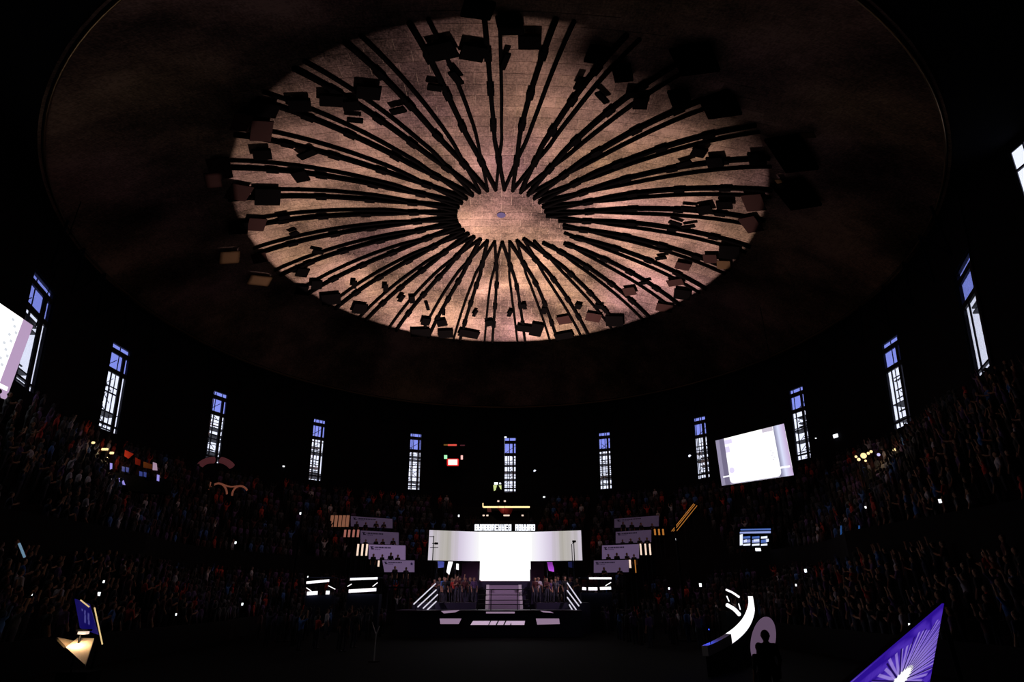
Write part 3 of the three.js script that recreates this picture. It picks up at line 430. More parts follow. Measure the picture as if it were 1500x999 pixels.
// ---------------------------------------------------------------- big picture screens
function screen(name, label, c, m, thick = 0.3, legs = true) {
  const [tl, tr, br, bl] = c, t = thing(name, label, 'screen', bl.clone().add(br).multiplyScalar(0.5));
  part(t, 'display', slab(tl, tr, br, bl, 0, 0.03), m); part(t, 'cabinet', slab(tl, tr, br, bl, 0.035, thick), M.blackPaint);
  return t;
}
{
  const pic = picture(512, 320, (c, w, h) => {
    c.fillStyle = '#8d86a0'; c.fillRect(0, 0, w, h); c.fillStyle = '#6d6680'; c.fillRect(30, 0, 40, h); const g = c.createLinearGradient(430, 0, 512, 0); g.addColorStop(0, '#6b6884'); g.addColorStop(0.45, '#cfd4ee'); g.addColorStop(1, '#b9a2c8'); c.fillStyle = g; c.fillRect(425, 0, 87, h);
    c.fillStyle = '#ffffff'; c.beginPath(); c.roundRect(70, -40, 368, h + 36, 30); c.fill(); c.fillStyle = '#ffffff'; c.fillRect(20, h - 62, 60, 10); c.fillRect(430, h - 62, 70, 12);
    c.fillStyle = '#d9d0ee'; c.fillRect(70, 14, 60, 30); c.fillRect(70, 62, 34, 40); c.beginPath(); c.arc(96, 228, 20, 0, 7); c.fill(); c.fillStyle = '#c4bccb'; c.fillRect(360, 0, 74, 26); c.fillStyle = '#b9b4c4'; for (let i = 0; i < 5; i++) c.fillRect(388 + (i * 13) % 22, 150 + i * 14, 14, 4);
  });
  const m = glow('screenPicture', 1, 1, 1, 1.15, pic);
  const dl = 55, dr = 55 * 66 / 76;
  const tl = pix(1048, 645.5, dl), tr = pix(1148, 620.5, dr), bl = pix(1055.5, 711.5, dl), br = pix(1154, 696, dr); bl.x = tl.x; bl.z = tl.z; br.x = tr.x; br.z = tr.z;
  const t = screen('video_screen', 'white video screen hung beside the slit window above the crowd', [tl, tr, br, bl], m);
  for (const p of [tl, tr]) part(t, 'hanger', rod(p.clone().add(V(0, 0, -0.2)), V(p.x, 27.2, p.z - 0.2), 0.03), M.blackPaint);
  const c = tl.clone().add(br).multiplyScalar(0.5), n = tr.clone().sub(tl).cross(tl.clone().sub(bl)).normalize();
  area(c.clone().addScaledVector(n, 0.15), c.clone().addScaledVector(n, 5), tl.distanceTo(tr) * 0.9, tl.distanceTo(bl), 1, 0.97, 1, 0.15);
  // left screen, running out of the picture
  const pl = picture(512, 320, (c2, w, h) => { c2.fillStyle = '#ffffff'; c2.fillRect(0, 0, w, h); c2.fillStyle = '#a98fb0'; c2.fillRect(w - 52, 0, 52, h); c2.fillStyle = '#fff'; c2.fillRect(w - 70, h - 60, 60, 16); c2.fillStyle = '#c9cdd4'; for (let i = 0; i < 14; i++) c2.fillRect(w - 100 + (i * 17) % 40 - i, 20 + i * 19, 12, 10); c2.fillStyle = '#d9d4e2'; c2.fillRect(w - 140, h - 44, 80, 44); });
  const R0 = pix(48.5, 477, 33), R1 = pix(21, 591, 33); R1.x = R0.x; R1.z = R0.z;
  const Lx = pix(0, 417, 29.5), L0 = R0.clone().lerp(V(Lx.x, R0.y, Lx.z), 2.6); L0.y = R0.y; const L1 = L0.clone(); L1.y = R1.y;
  const u = screen('video_screen', 'white video screen with a mauve edge hung over the stand by the stall', [L0, R0, R1, L1], glow('screenLeft', 1, 1, 1, 1.2, pl));
  for (const p of [L0, R0]) part(u, 'hanger', rod(p.clone().add(V(0, 0, -0.2)), V(p.x, 27.2, p.z - 0.2), 0.03), M.blackPaint);
  const c3 = L0.clone().add(R1).multiplyScalar(0.5), n3 = R0.clone().sub(L0).cross(L0.clone().sub(L1)).normalize();
  area(c3.clone().addScaledVector(n3, 0.15), c3.clone().addScaledVector(n3, 5), L0.distanceTo(R0) * 0.9, L0.distanceTo(L1), 1, 0.97, 1, 0.15);
}
{ // indigo monitor in the foreground, showing the dome
  const pic = picture(512, 512, (c, w, h) => {
    c.fillStyle = '#2a0f8c'; c.fillRect(0, 0, w, h);
    for (let i = 0; i < 500; i++) { const a = (i * 0.6180339 % 1) * 6.283, r = 60 + (i * 37 % 150); c.fillStyle = 'rgba(96,60,190,0.13)'; c.fillRect(394 + Math.cos(a) * r - 20, 210 + Math.sin(a) * r - 16, 40, 32); }
    c.strokeStyle = '#e6d8ff'; c.lineWidth = 7; for (let i = 0; i < 60; i++) { const a = i / 60 * 6.283, r = 140 + (i * 29 % 37); c.globalAlpha = 0.45; c.beginPath(); c.moveTo(394, 210); c.lineTo(394 + Math.cos(a) * r, 210 + Math.sin(a) * r); c.stroke(); }
    c.globalAlpha = 1; c.fillStyle = '#ffffff'; c.beginPath(); c.arc(394, 210, 40, 0, 7); c.fill(); c.strokeStyle = '#1a0a50'; c.lineWidth = 4; for (let i = 0; i < 26; i++) { const a = i / 26 * 6.283; c.beginPath(); c.moveTo(394 + Math.cos(a) * 34, 210 + Math.sin(a) * 34); c.lineTo(394 + Math.cos(a) * 165, 210 + Math.sin(a) * 165); c.stroke(); }
  });
  const tr = pix(1383, 884, 11), tl = pix(1248, 1000, 8.6).lerp(tr, 0).clone(); const far = tr.clone().lerp(tl, 1.9); const down = pix(1358, 1022, 10.2).sub(tr).multiplyScalar(1.15);
  const c4 = [far, tr, tr.clone().add(down), far.clone().add(down)];
  const t = screen('floor_monitor', 'large indigo monitor showing a white fan shaped picture of the dome', c4, glow('monitorPicture', 1, 1, 1, 1.0, pic), 0.12);
  for (const p of [c4[1], c4[2]]) part(t, 'stand_leg', rod(V(p.x, 0, p.z - 0.1), p.clone().add(V(0, -0.02, -0.1)), 0.04), M.blackPaint);
}
{ // small indigo screen by the lit ramp
  const pic = picture(128, 192, (c, w, h) => { c.fillStyle = '#17106e'; c.fillRect(0, 0, w, h); for (let i = 0; i < 60; i++) { c.fillStyle = 'rgba(140,140,220,0.25)'; c.fillRect(45 + (i * 17) % 50, 50 + (i * 29) % 90, 12, 9); } });
  const c = [[109, 877], [131, 885], [144, 930], [117, 920]].map((p) => pix(p[0], p[1], 21));
  const t = screen('small_screen', 'small dark indigo screen with gold edge lines above the warm lit ramp', c, glow('smallPicture', 1, 1, 1, 0.55, pic), 0.1);
  part(t, 'edge_strip', rod(pix(118, 879, 20.95), pix(130.5, 889, 20.95), 0.02), glow('goldLine', 0.9, 0.65, 0.3, 0.8)); part(t, 'edge_strip', rod(pix(138.5, 890, 20.95), pix(150, 944, 20.95), 0.02), M.goldLine);
  part(t, 'post', rod(V(c[3].x, 0, c[3].z - 0.1), c[3].clone().add(V(0, 0.1, -0.1)), 0.04), M.blackPaint); part(t, 'post', rod(V(c[2].x, 0, c[2].z - 0.1), c[2].clone().add(V(0, 0.1, -0.1)), 0.04), M.blackPaint);
  // pale board and hooded lamp, added in place of a warmly lit stairway
  const r = thing('stairway_board', 'pale board under an added warm lamp in place of a lit stairway at the foot of the stand', 'ramp', pix(122, 960, 19.4).setY(0));
  part(r, 'ramp_board', slab(pix(114, 934, 20), pix(138, 935, 20), pix(125, 974, 18.6), pix(96, 948, 19.2), 0, 0.1), mat('rampPaint', 0.62, 0.50, 0.36, 0.8));
  part(r, 'side_board', slab(pix(84, 932, 19.6), pix(112, 938, 20), pix(106, 955, 19.4), pix(86, 934, 19.4), 0.02, 0.08), mat('rampSide', 0.30, 0.22, 0.14, 0.8));
  const lp = pix(122, 928, 19.5); part(r, 'lamp', box(0.26, 0.08, 0.16, lp.x, lp.y + 0.02, lp.z, 0.02), M.cream); part(r, 'lamp_hood', box(0.34, 0.05, 0.22, lp.x, lp.y + 0.09, lp.z), M.blackPaint); part(r, 'lamp_post', rod(V(lp.x - 0.2, 0, lp.z - 0.2), V(lp.x - 0.1, lp.y + 0.08, lp.z - 0.05), 0.025), M.blackPaint);
  part(r, 'ramp_base', box(0.9, 0.5, 0.7, pix(115, 955, 19.9).x, 0.25, pix(115, 955, 19.9).z - 0.3), M.blackPaint);
  const pl = new THREE.PointLight(new THREE.Color().setRGB(1, 0.72, 0.42), 2.0, 0, 2); pl.position.copy(lp).add(V(0, -0.12, 0.15)); pl.castShadow = true; pl.name = 'ramp_lamp_light'; scene.add(pl);
}
// ---------------------------------------------------------------- booths, stalls, scoreboard and lamps on the stands
{
  const d = 50.5, t = thing('control_booth', 'booth with a blue white lit window grid over the lower stand', 'booth', pix(1106, 802, d));
  const q = (x0, y0, x1, y1, m, n) => part(t, n, slab(pix(x0, y0, d), pix(x1, y0 - 0.9, d), pix(x1, y1 - 0.6, d), pix(x0, y1, d), 0, 0.04), m);
  part(t, 'booth_body', slab(pix(1082, 772, d), pix(1131, 769, d), pix(1131, 802, d), pix(1082, 803, d), 0.06, 1.0), M.blackPaint);
  const bl = glow('boothBlue', 0.10, 0.20, 0.65, 0.7), wh = glow('boothWhite', 0.8, 0.85, 1.0, 1.1), pa = glow('boothPale', 0.35, 0.42, 0.85, 0.8);
  q(1085, 775, 1129, 777, bl, 'lit_shelf'); q(1084, 779, 1129, 781.5, pa, 'lit_shelf'); q(1084, 783, 1088, 799, wh, 'window_pane');
  for (const [x0, x1, a] of [[1089, 1099, bl], [1102, 1112.5, bl], [1115, 1124, wh]]) { q(x0, 786, x1, 789, a, 'window_pane'); q(x0, 791, x1, 795, a === bl ? pa : bl, 'window_pane'); q(x0, 797, x1, 799.5, wh, 'window_pane'); }
  q(1104, 790.5, 1112, 793.5, wh, 'window_pane'); q(1090, 791, 1094, 794.5, wh, 'window_pane'); q(1122, 790, 1126, 794, wh, 'window_pane');
  for (const x of [1084, 1129]) { const a = pix(x, 802, d + 0.6); part(t, 'support_post', rod(V(a.x, standTop(a.x, a.z), a.z), a, 0.07), M.darkSteel); }
  const lw = pix(1110.5, 805, d - 0.2), l = thing('square_lamp', 'small white square lamp hung under the window grid booth', 'lamp', lw); part(l, 'lens', box(0.42, 0.22, 0.08, lw.x, lw.y, lw.z), M.coolWhite); part(l, 'bracket', rod(V(lw.x, lw.y + 0.1, lw.z - 0.05), V(lw.x, lw.y + 0.4, lw.z - 0.3), 0.02), M.blackPaint);
}
{
  const p = pix(200, 715, 42), t = thing('snack_stall', 'snack stall with yellow lamps, red awning and blue lit signs on the upper stand', 'stall', V(p.x, standTop(p.x, p.z), p.z)), d = 41.5;
  const q = (n, a, b, c, e, m) => part(t, n, slab(pix(...a, d), pix(...b, d), pix(...c, d), pix(...e, d), 0, 0.06), m);
  part(t, 'counter', slab(pix(158, 690, d), pix(238, 700, d), pix(238, 722, d), pix(158, 716, d), 0.2, 1.2), M.blackPaint);
  q('awning', [183, 659], [196, 665], [188, 672], [182, 668], M.redCloth); q('awning', [198, 670], [206, 674], [205, 682], [198, 680], M.redCloth); q('price_board', [210, 676], [222, 680], [222, 687], [210, 685], M.orangeBoard);
  const lampM = M.warmWhite; for (const [x, y, w] of [[155, 658.5, 0.45], [165, 664, 0.26], [128, 652, 0.12], [138, 649, 0.2]]) { const a = pix(x, y, d); part(t, 'lamp', box(w, 0.16, 0.14, a.x, a.y, a.z + 0.1, 0.04), lampM); }
  q('sign_light', [161, 678], [164, 678.5], [163.5, 688], [161, 688], glow('signViolet', 0.4, 0.35, 1.0, 0.7)); q('sign_light', [161.5, 701], [165, 702], [164.5, 707], [161, 706.5], M.daywhite); q('sign_light', [174, 700], [180, 702], [183, 710.5], [175, 708.5], M.signViolet);
  q('menu_board', [178.5, 683], [182.5, 684], [182, 691], [178.5, 690], M.blueGlow); q('menu_board', [184.5, 684], [188.5, 685], [187.5, 692], [184.5, 691], M.blueGlow); q('menu_board', [204, 690], [208, 691], [208, 697.5], [204, 697], M.blueGlow); q('menu_board', [210.5, 691], [214, 692], [213.5, 699], [210.5, 698], M.blueGlow);
  q('poster', [224, 677], [229, 678.5], [230, 689], [223.5, 688.5], glow('posterPink', 0.5, 0.32, 0.45, 0.7)); q('sign_light', [230, 695], [233, 696], [232.5, 705], [229.5, 704], M.signViolet);
  const pl = new THREE.PointLight(new THREE.Color().setRGB(1, 0.7, 0.35), 4, 0, 2); pl.position.copy(pix(160, 668, 40.6)); pl.castShadow = true; pl.name = 'stall_lamp_light'; scene.add(pl);
}
{
  const d = 41, b = pix(1280, 678, d), t = thing('warm_lamp_cluster', 'cluster of glaring warm bulbs at a kiosk on the upper stand', 'lamps', V(b.x, standTop(b.x, b.z), b.z));
  for (const [x, y, r] of [[1265, 667.5, 0.2], [1272, 664, 0.1], [1276, 661.5, 0.1], [1258, 673, 0.11], [1254, 669, 0.09], [1268, 675, 0.08], [1311, 659.5, 0.14], [1302, 671, 0.05]]) { const p = pix(x, y, d); part(t, 'bulb', new THREE.SphereGeometry(r, 10, 8).translate(p.x, p.y, p.z), M.warmWhite); }
  const p = pix(1287, 666, d); part(t, 'blue_bulb', new THREE.SphereGeometry(0.11, 10, 8).translate(p.x, p.y, p.z), glow('bulbViolet', 0.6, 0.55, 1.0, 1.0));
  part(t, 'crossbar', rod(pix(1252, 664, d + 0.2), pix(1313, 657, d + 0.2), 0.03), M.blackPaint); for (const x of [1254, 1311]) { const a = pix(x, x < 1300 ? 664 : 657.5, d + 0.2); part(t, 'post', rod(V(a.x, standTop(a.x, a.z), a.z), a, 0.04), M.blackPaint); }
  const pl = new THREE.PointLight(new THREE.Color().setRGB(1, 0.68, 0.35), 5, 0, 2); pl.position.copy(pix(1270, 668, d - 0.8)); pl.castShadow = true; pl.name = 'kiosk_lamp_light'; scene.add(pl);
}
{ // arches of dim rope light
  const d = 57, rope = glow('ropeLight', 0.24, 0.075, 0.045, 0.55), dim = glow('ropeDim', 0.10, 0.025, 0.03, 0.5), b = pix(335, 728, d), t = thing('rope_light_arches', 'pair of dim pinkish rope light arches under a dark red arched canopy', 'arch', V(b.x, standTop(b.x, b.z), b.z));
  const arc = (cx, cy, rx, ry, a0, a1, n = 10) => { const l = []; for (let i = 0; i <= n; i++) { const a = a0 + (a1 - a0) * i / n; l.push(pix(cx + rx * Math.cos(a), cy - ry * Math.sin(a), d)); } return l; };
  part(t, 'arch', tube(arc(320, 724, 12.5, 16, 0, Math.PI), 0.09), rope); part(t, 'arch', tube(arc(352, 726, 12, 14, 0.6, Math.PI), 0.09), rope);
  part(t, 'garland', tube([pix(322, 708, d), pix(338, 713, d), pix(348, 712, d)], 0.07), rope); part(t, 'end_panel', slab(pix(303, 705, d), pix(309, 706, d), pix(306, 719, d), pix(304, 718, d), 0, 0.1), rope);
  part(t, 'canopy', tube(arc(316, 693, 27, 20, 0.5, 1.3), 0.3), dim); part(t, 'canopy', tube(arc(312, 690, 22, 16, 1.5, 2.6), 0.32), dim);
  for (const x of [306, 333, 362]) { const a = pix(x, 724, d); part(t, 'post', rod(V(a.x, Math.min(standTop(a.x, a.z), a.y - 0.2), a.z), a, 0.06), M.blackPaint); }
}
{ // scoreboard
  const d = 76.5, c = pix(664, 668, d), t = thing('scoreboard', 'black scoreboard with red, amber and green glowing marks on the wall', 'scoreboard', c);
  part(t, 'case', slab(pix(645, 647, d), pix(684, 647, d), pix(684, 686, d), pix(645, 686, d), 0.05, 0.4), M.blackPaint);
  const lamp = (x0, y0, x1, y1, m) => part(t, 'display', slab(pix(x0, y0, d), pix(x1, y0, d), pix(x1, y1, d), pix(x0, y1, d), 0, 0.06), m);
  lamp(656.5, 673, 670, 681, glow('scoreRed', 1.6, 0.75, 0.7, 1.3)); lamp(655, 671.8, 671.5, 673, glow('scoreDeep', 0.9, 0.02, 0.02, 0.8)); lamp(655, 681, 671.5, 682.5, M.scoreDeep); lamp(670, 673, 672, 681, M.scoreDeep); lamp(654.6, 673, 656.5, 681, M.scoreDeep);
  lamp(650.5, 666.5, 655, 672, glow('scoreGreen', 0.5, 1.1, 0.6, 0.9)); lamp(675, 667, 678, 673, glow('scorePink', 1.2, 0.6, 0.55, 1)); lamp(656, 650.5, 669, 653, glow('scoreBar', 0.9, 0.10, 0.07, 0.8)); lamp(650, 650.5, 656, 652.5, glow('scoreAmber', 0.2, 0.1, 0.02, 0.7)); lamp(674, 651.5, 681, 653, glow('scoreDim', 0.1, 0.02, 0.03, 0.6));
}
{ // camera platform on top of the far stand
  const d = 74.5, c = pix(742, 745, d), t = thing('camera_platform', 'platform with a warm strip of light and red cloth on the far stand', 'platform', V(c.x, standTop(c.x, c.z), c.z));
  part(t, 'deck', slab(pix(706, 744, d), pix(777, 744, d), pix(777, 748, d), pix(706, 748, d), 0.06, 2.0), M.blackPaint);
  part(t, 'edge_light', bar(pix(708, 742.6, d), pix(776, 742.6, d), 0.12, 0.20), M.warmWhite); part(t, 'edge_light', bar(pix(707.5, 737, d), pix(707.5, 743, d), 0.12, 0.12), M.warmWhite);
  part(t, 'cloth', slab(pix(727, 744, d), pix(752, 744, d), pix(748, 754, d), pix(735, 752, d), 0, 0.05), mat('maroon', 0.05, 0.005, 0.008, 0.9)); part(t, 'cloth', slab(pix(713, 744, d), pix(719, 744, d), pix(720, 750, d), pix(714, 750, d), 0, 0.05), mat('pinkCloth', 0.3, 0.10, 0.13, 0.9));
  for (const x of [710, 774]) { const a = pix(x, 748, d + 0.5); part(t, 'post', rod(V(a.x, standTop(a.x, a.z) - 0.02, a.z), a, 0.08), M.darkSteel); }
  const pl = new THREE.PointLight(new THREE.Color().setRGB(1, 0.72, 0.38), 3, 0, 2); pl.position.copy(pix(738, 744, d - 0.5)); pl.castShadow = true; pl.name = 'platform_strip_light'; scene.add(pl);
  for (const [x, y, w] of [[730, 734, 0.24], [739.5, 734, 0.24], [742, 755, 0.75], [708.5, 755, 0.25], [714, 755, 0.25], [765.5, 755, 0.24]]) { const p = pix(x, y, 73.6), l = thing('small_lamp', 'small white lamp near the warm strip of the far platform', 'lamp', p, 'small lamps of the far platform'); part(l, 'lens', box(w, 0.17, 0.08, p.x, p.y, p.z), M.cream); part(l, 'stem', rod(V(p.x, standTop(p.x, p.z), p.z - 0.06), V(p.x, p.y, p.z - 0.06), 0.02, 5), M.blackPaint); }
  const e = pix(728, 714, 76.5), x = thing('lit_kiosk', 'tiny yellow green lit kiosk beside the middle slit window', 'kiosk', V(e.x, 12.9, e.z));
  part(x, 'back_wall', slab(pix(722, 708, 76.5), pix(735, 708, 76.5), pix(735, 720, 76.5), pix(722, 720, 76.5), 0.04, 0.3), M.blackPaint);
  for (const [a, b, c2, d2] of [[724, 706.5, 729.5, 709.5], [731.5, 707, 734, 709]]) part(x, 'lamp', slab(pix(a, b, 76.4), pix(c2, b, 76.4), pix(c2, d2, 76.4), pix(a, d2, 76.4), 0, 0.1), M.coolWhite);
  part(x, 'lit_front', slab(pix(722.5, 710.5, 76.4), pix(728, 710.5, 76.4), pix(726, 718, 76.4), pix(723.5, 719, 76.4), 0, 0.05), glow('kioskGreen', 0.75, 0.85, 0.35, 0.8)); part(x, 'lit_front', slab(pix(730.5, 711, 76.4), pix(734.5, 711, 76.4), pix(734.5, 717, 76.4), pix(733, 716, 76.4), 0, 0.05), M.kioskGreen);
}
// show spotlights with blue beams on the round wall
for (const [x, y, d, ax, ay, where] of [[388, 657, 66, 455, 605, 'between two slit windows above the arches'], [783.5, 690, 75, 757, 610, 'beside the middle slit window'], [1010.5, 668, 69, 950, 600, 'beside the hanging video screen'], [1417, 519.5, 42, 1360, 508, 'on the side wall beyond the warm bulbs'], [131, 568.5, 46, 185, 555, 'on the side wall beside the mauve edged screen']]) {
  const p = pix(x, y, d), aim = pix(ax, ay, d - 2), dir = aim.clone().sub(p).normalize();
  const t = thing('show_spotlight', 'small blue white show spotlight ' + where, 'spotlight', p);
  const face = (g) => g.applyQuaternion(new THREE.Quaternion().setFromUnitVectors(V(0, 1, 0), dir)).translate(p.x, p.y, p.z);
  part(t, 'housing', face(new THREE.CylinderGeometry(0.17, 0.13, 0.42, 14, 1, false).translate(0, -0.22, 0)), M.blackPaint);
  part(t, 'lens', new THREE.SphereGeometry(0.17, 14, 10).translate(p.x, p.y, p.z), glow('spotLens', 0.75, 0.82, 1.0, 1.7));
  const w = p.clone().sub(V(0, p.y, 0)).normalize(), q = ring(wallR(p.y) + 0.05, THREE.MathUtils.clamp(Math.atan2(p.x, -p.z), PH0 + 0.01, PH1 - 0.01), p.y); part(t, 'arm', rod(p.clone().addScaledVector(dir, -0.3), q, 0.04), M.blackPaint);
}
// ---------------------------------------------------------------- hung panels, boxes and light bars under the dome
{
  function domeHit(px, py, drop) { let lo = 10, hi = 110; for (let d = 8; d < 100; d += 0.4) { const p = pix(px, py, d), r = Math.hypot(p.x, p.z); if (p.y > domeY(Math.min(r, 34)) - drop) { hi = d; lo = d - 0.4; break; } } for (let i = 0; i < 18; i++) { const m = (lo + hi) / 2, p = pix(px, py, m), r = Math.hypot(p.x, p.z); if (p.y > domeY(Math.min(r, 34)) - drop) hi = m; else lo = m; } return pix(px, py, hi); }
  const hang = (name, label, category, group, px, py, w, h, th, m) => {      // w, h: size in pixels of the photograph at that place
    const drop = 0.42, p = domeHit(px, py, drop), a = domeHit(px + 3, py, drop).sub(p).divideScalar(3), b = domeHit(px, py - 3, drop).sub(p).divideScalar(3);
    const sx = w * a.length(), sy = Math.min(h * b.length(), 4.2);
    const X = a.clone().normalize(), N = X.clone().cross(b).normalize(); if (N.y > 0) N.negate(); const Z = X.clone().cross(N).normalize();
    const t = thing(name, label, category, p, group), rot = new THREE.Matrix4().makeBasis(X, N.clone().negate(), Z.negate()), tw = new THREE.Matrix4().makeRotationY(rr(-0.35, 0.35) + (name === 'light_bar' ? rr(-0.5, 0.5) : 0));
    t.applyMatrix4(new THREE.Matrix4()); t.quaternion.setFromRotationMatrix(rot.multiply(tw));
    if (m !== M.ribBlack && Math.hypot(p.x, p.z) > RLIT - 0.2) { const e = [[-1, -1], [1, -1], [1, 1], [-1, 1]].map(([u, v]) => V(u * sx * 0.45, 0, v * sy * 0.45).applyQuaternion(t.quaternion).add(p)); outsidePatches.push(e); }
    part(t, 'board', new RoundedBoxGeometry(Math.max(0.3, sx), th, Math.max(0.3, sy), 1, Math.min(0.04, th / 3)), m, null, true);
    for (const s of [-1, 1]) part(t, 'hanger', new THREE.CylinderGeometry(0.015, 0.015, 0.4, 5).translate(s * sx * 0.3, 0.2, 0), M.ribBlack, null, true);
  };
  const dark = [[439, 154, 34, 17], [485, 147, 34, 16], [514, 154, 26, 14], [540, 135, 36, 19], [386, 160, 44, 20], [384, 226, 28, 14], [440, 258, 22, 15], [392, 288, 38, 24], [648, 74, 40, 24], [693, 77, 36, 22], [747, 37, 38, 26], [776, 61, 34, 20], [874, 80, 30, 24], [912, 107, 28, 24], [938, 151, 22, 16], [996, 144, 30, 24], [1056, 157, 52, 28], [1024, 223, 22, 12], [1047, 237, 24, 14], [1109, 232, 26, 17], [1032, 307, 22, 13], [1061, 300, 24, 11], [1068, 369, 30, 19], [349, 334, 28, 16], [443, 399, 18, 12], [464, 417, 16, 12], [442, 425, 18, 12], [485, 438, 28, 15], [527, 452, 20, 14], [624, 471, 13, 10], [647, 473, 15, 9], [653, 489, 22, 11], [616, 487, 28, 11], [687, 489, 30, 10], [717, 473, 12, 8], [768, 481, 22, 9], [786, 483, 18, 18], [826, 492, 28, 9], [900, 470, 26, 15], [999, 431, 24, 14], [1160, 226, 52, 56], [1166, 285, 50, 40], [1018, 88, 60, 40], [700, 14, 46, 24]];  // largest ones stand in for soft shadows on the dome
  const brown = [[383, 192, 32, 30], [354, 179, 28, 26], [322, 247, 34, 30], [312, 264, 24, 22], [350, 282, 34, 22], [376, 329, 26, 18], [1104, 297, 30, 24], [1100, 329, 26, 22], [1000, 390, 22, 10], [1040, 379, 20, 12], [989, 414, 24, 9], [922, 427, 18, 11], [973, 451, 24, 11], [869, 465, 22, 12], [826, 469, 20, 11], [380, 378, 22, 14]];  // outer ones stand in for patches of light beyond the lit circle
  const tan = [[336, 377, 30, 18], [380, 411, 34, 14], [1060, 388, 20, 12], [1184, 198, 20, 8], [1143, 268, 10, 12]];  // tan boards stand in for patches of light on the dome
  const bars = [[520, 176, 24, 6], [583, 162, 24, 8], [450, 226, 30, 8], [740, 90, 9, 24], [668, 114, 12, 20], [637, 128, 22, 9], [848, 122, 10, 18], [882, 143, 10, 18], [925, 138, 18, 9], [1002, 240, 24, 6], [1008, 305, 22, 4.5], [989, 327, 21, 4], [1008, 332, 21, 4], [975, 367, 19, 4], [968, 378, 17, 4], [944, 414, 16, 4], [847, 449, 10, 7], [797, 455, 8, 9], [877, 449, 12, 6], [416, 318, 18, 5], [431, 342, 14, 5], [466, 369, 17, 5], [519, 417, 7, 11], [565, 422, 7, 10], [588, 437, 7, 10], [604, 439, 8, 10], [626, 449, 5, 10], [650, 457, 5, 9], [696, 459, 5, 9], [747, 459, 6, 9], [768, 449, 6, 8]];
  for (const [x, y, w, h] of dark) hang('hung_panel', 'black square panel under the dome near the edge of its pale middle, the largest ones for soft shadows', 'panel', 'black panels hung under the dome', x, y, w, h, 0.22, M.ribBlack);
  for (const [x, y, w, h] of brown) hang('hung_panel', 'brown square panel hung under the dome along the edge of its pale middle', 'panel', 'brown panels hung under the dome', x, y, w, h, 0.1, M.panelBrown);
  for (const [x, y, w, h] of tan) hang('hung_panel', 'tan panel standing for a patch of light at the edge of the dome', 'panel', 'tan panels standing for patches of light', x, y, w, h, 0.1, M.lightPatchTan);
  for (const [x, y, w, h] of bars) hang('light_bar', 'short black unlit light bar hung between the ribs of the dome', 'light bar', 'black light bars hung under the dome', x, y, w, h, 0.18, M.ribBlack);
}
// unseen plate added over the floodlight to shape its beam: the round hole gives the lit circle on the dome, small openings beside it catch the outer panels
{
  const L = flood.position, h = 0.8, onPlate = (p) => { const f = h / (p.y - L.y); return new THREE.Vector2((p.x - L.x) * f, (p.z - L.z) * f); };
  const s = new THREE.Shape(); s.moveTo(-1.5, -1.5); s.lineTo(1.5, -1.5); s.lineTo(1.5, 1.5); s.lineTo(-1.5, 1.5); s.closePath();
  const c = onPlate(V(0, domeY(RLIT), 0)), r = RLIT * h / (domeY(RLIT) - L.y), hole = new THREE.Path(); hole.absarc(c.x, c.y, r, 0, Math.PI * 2, true); s.holes.push(hole);
  for (const e of outsidePatches) { const q = e.map(onPlate); if (q.some((v) => v.distanceTo(c) < r + 0.006 || Math.abs(v.x) > 1.45 || Math.abs(v.y) > 1.45)) continue; if (THREE.ShapeUtils.area(q) > 0) q.reverse(); s.holes.push(new THREE.Path(q)); }
  const g = new THREE.ExtrudeGeometry(s, { depth: 0.004, bevelEnabled: false, curveSegments: 128 }).rotateX(Math.PI / 2).translate(L.x, L.y + h + 0.004, L.z);
  part(floodFixture, 'added_plate', g, M.blackPaint, 'unseen black plate added over the lamp, its round hole shaping the beam');
  for (const [a, b] of [[-1.4, -1.4], [1.4, -1.4], [1.4, 1.4], [-1.4, 1.4]]) part(floodFixture, 'plate_leg', rod(V(L.x + a, 0, L.z + b), V(L.x + a, L.y + h, L.z + b), 0.02, 6), M.darkSteel);
}
// ---------------------------------------------------------------- people
const POSES = {
  standing: { arms: [[[0.19, 1.40, 0], [0.25, 1.13, -0.02], [0.23, 0.90, 0.07], [0.225, 0.80, 0.09]], [[-0.19, 1.40, 0], [-0.25, 1.13, -0.02], [-0.23, 0.90, 0.07], [-0.225, 0.80, 0.09]]] },
  cheering: { arms: [[[0.19, 1.40, 0], [0.33, 1.58, 0.06], [0.29, 1.84, 0.10], [0.28, 1.94, 0.11]], [[-0.19, 1.40, 0], [-0.34, 1.54, 0.08], [-0.27, 1.80, 0.12], [-0.26, 1.90, 0.13]]] },
  waving: { arms: [[[0.19, 1.40, 0], [0.31, 1.60, 0.04], [0.36, 1.86, 0.05], [0.37, 1.96, 0.05]], [[-0.19, 1.40, 0], [-0.25, 1.13, 0.02], [-0.18, 0.95, 0.14], [-0.16, 0.87, 0.18]]] },
  clapping: { arms: [[[0.19, 1.40, 0], [0.26, 1.15, 0.06], [0.09, 1.20, 0.27], [0.02, 1.24, 0.33]], [[-0.19, 1.40, 0], [-0.26, 1.15, 0.06], [-0.09, 1.20, 0.27], [-0.02, 1.24, 0.33]]] },
};
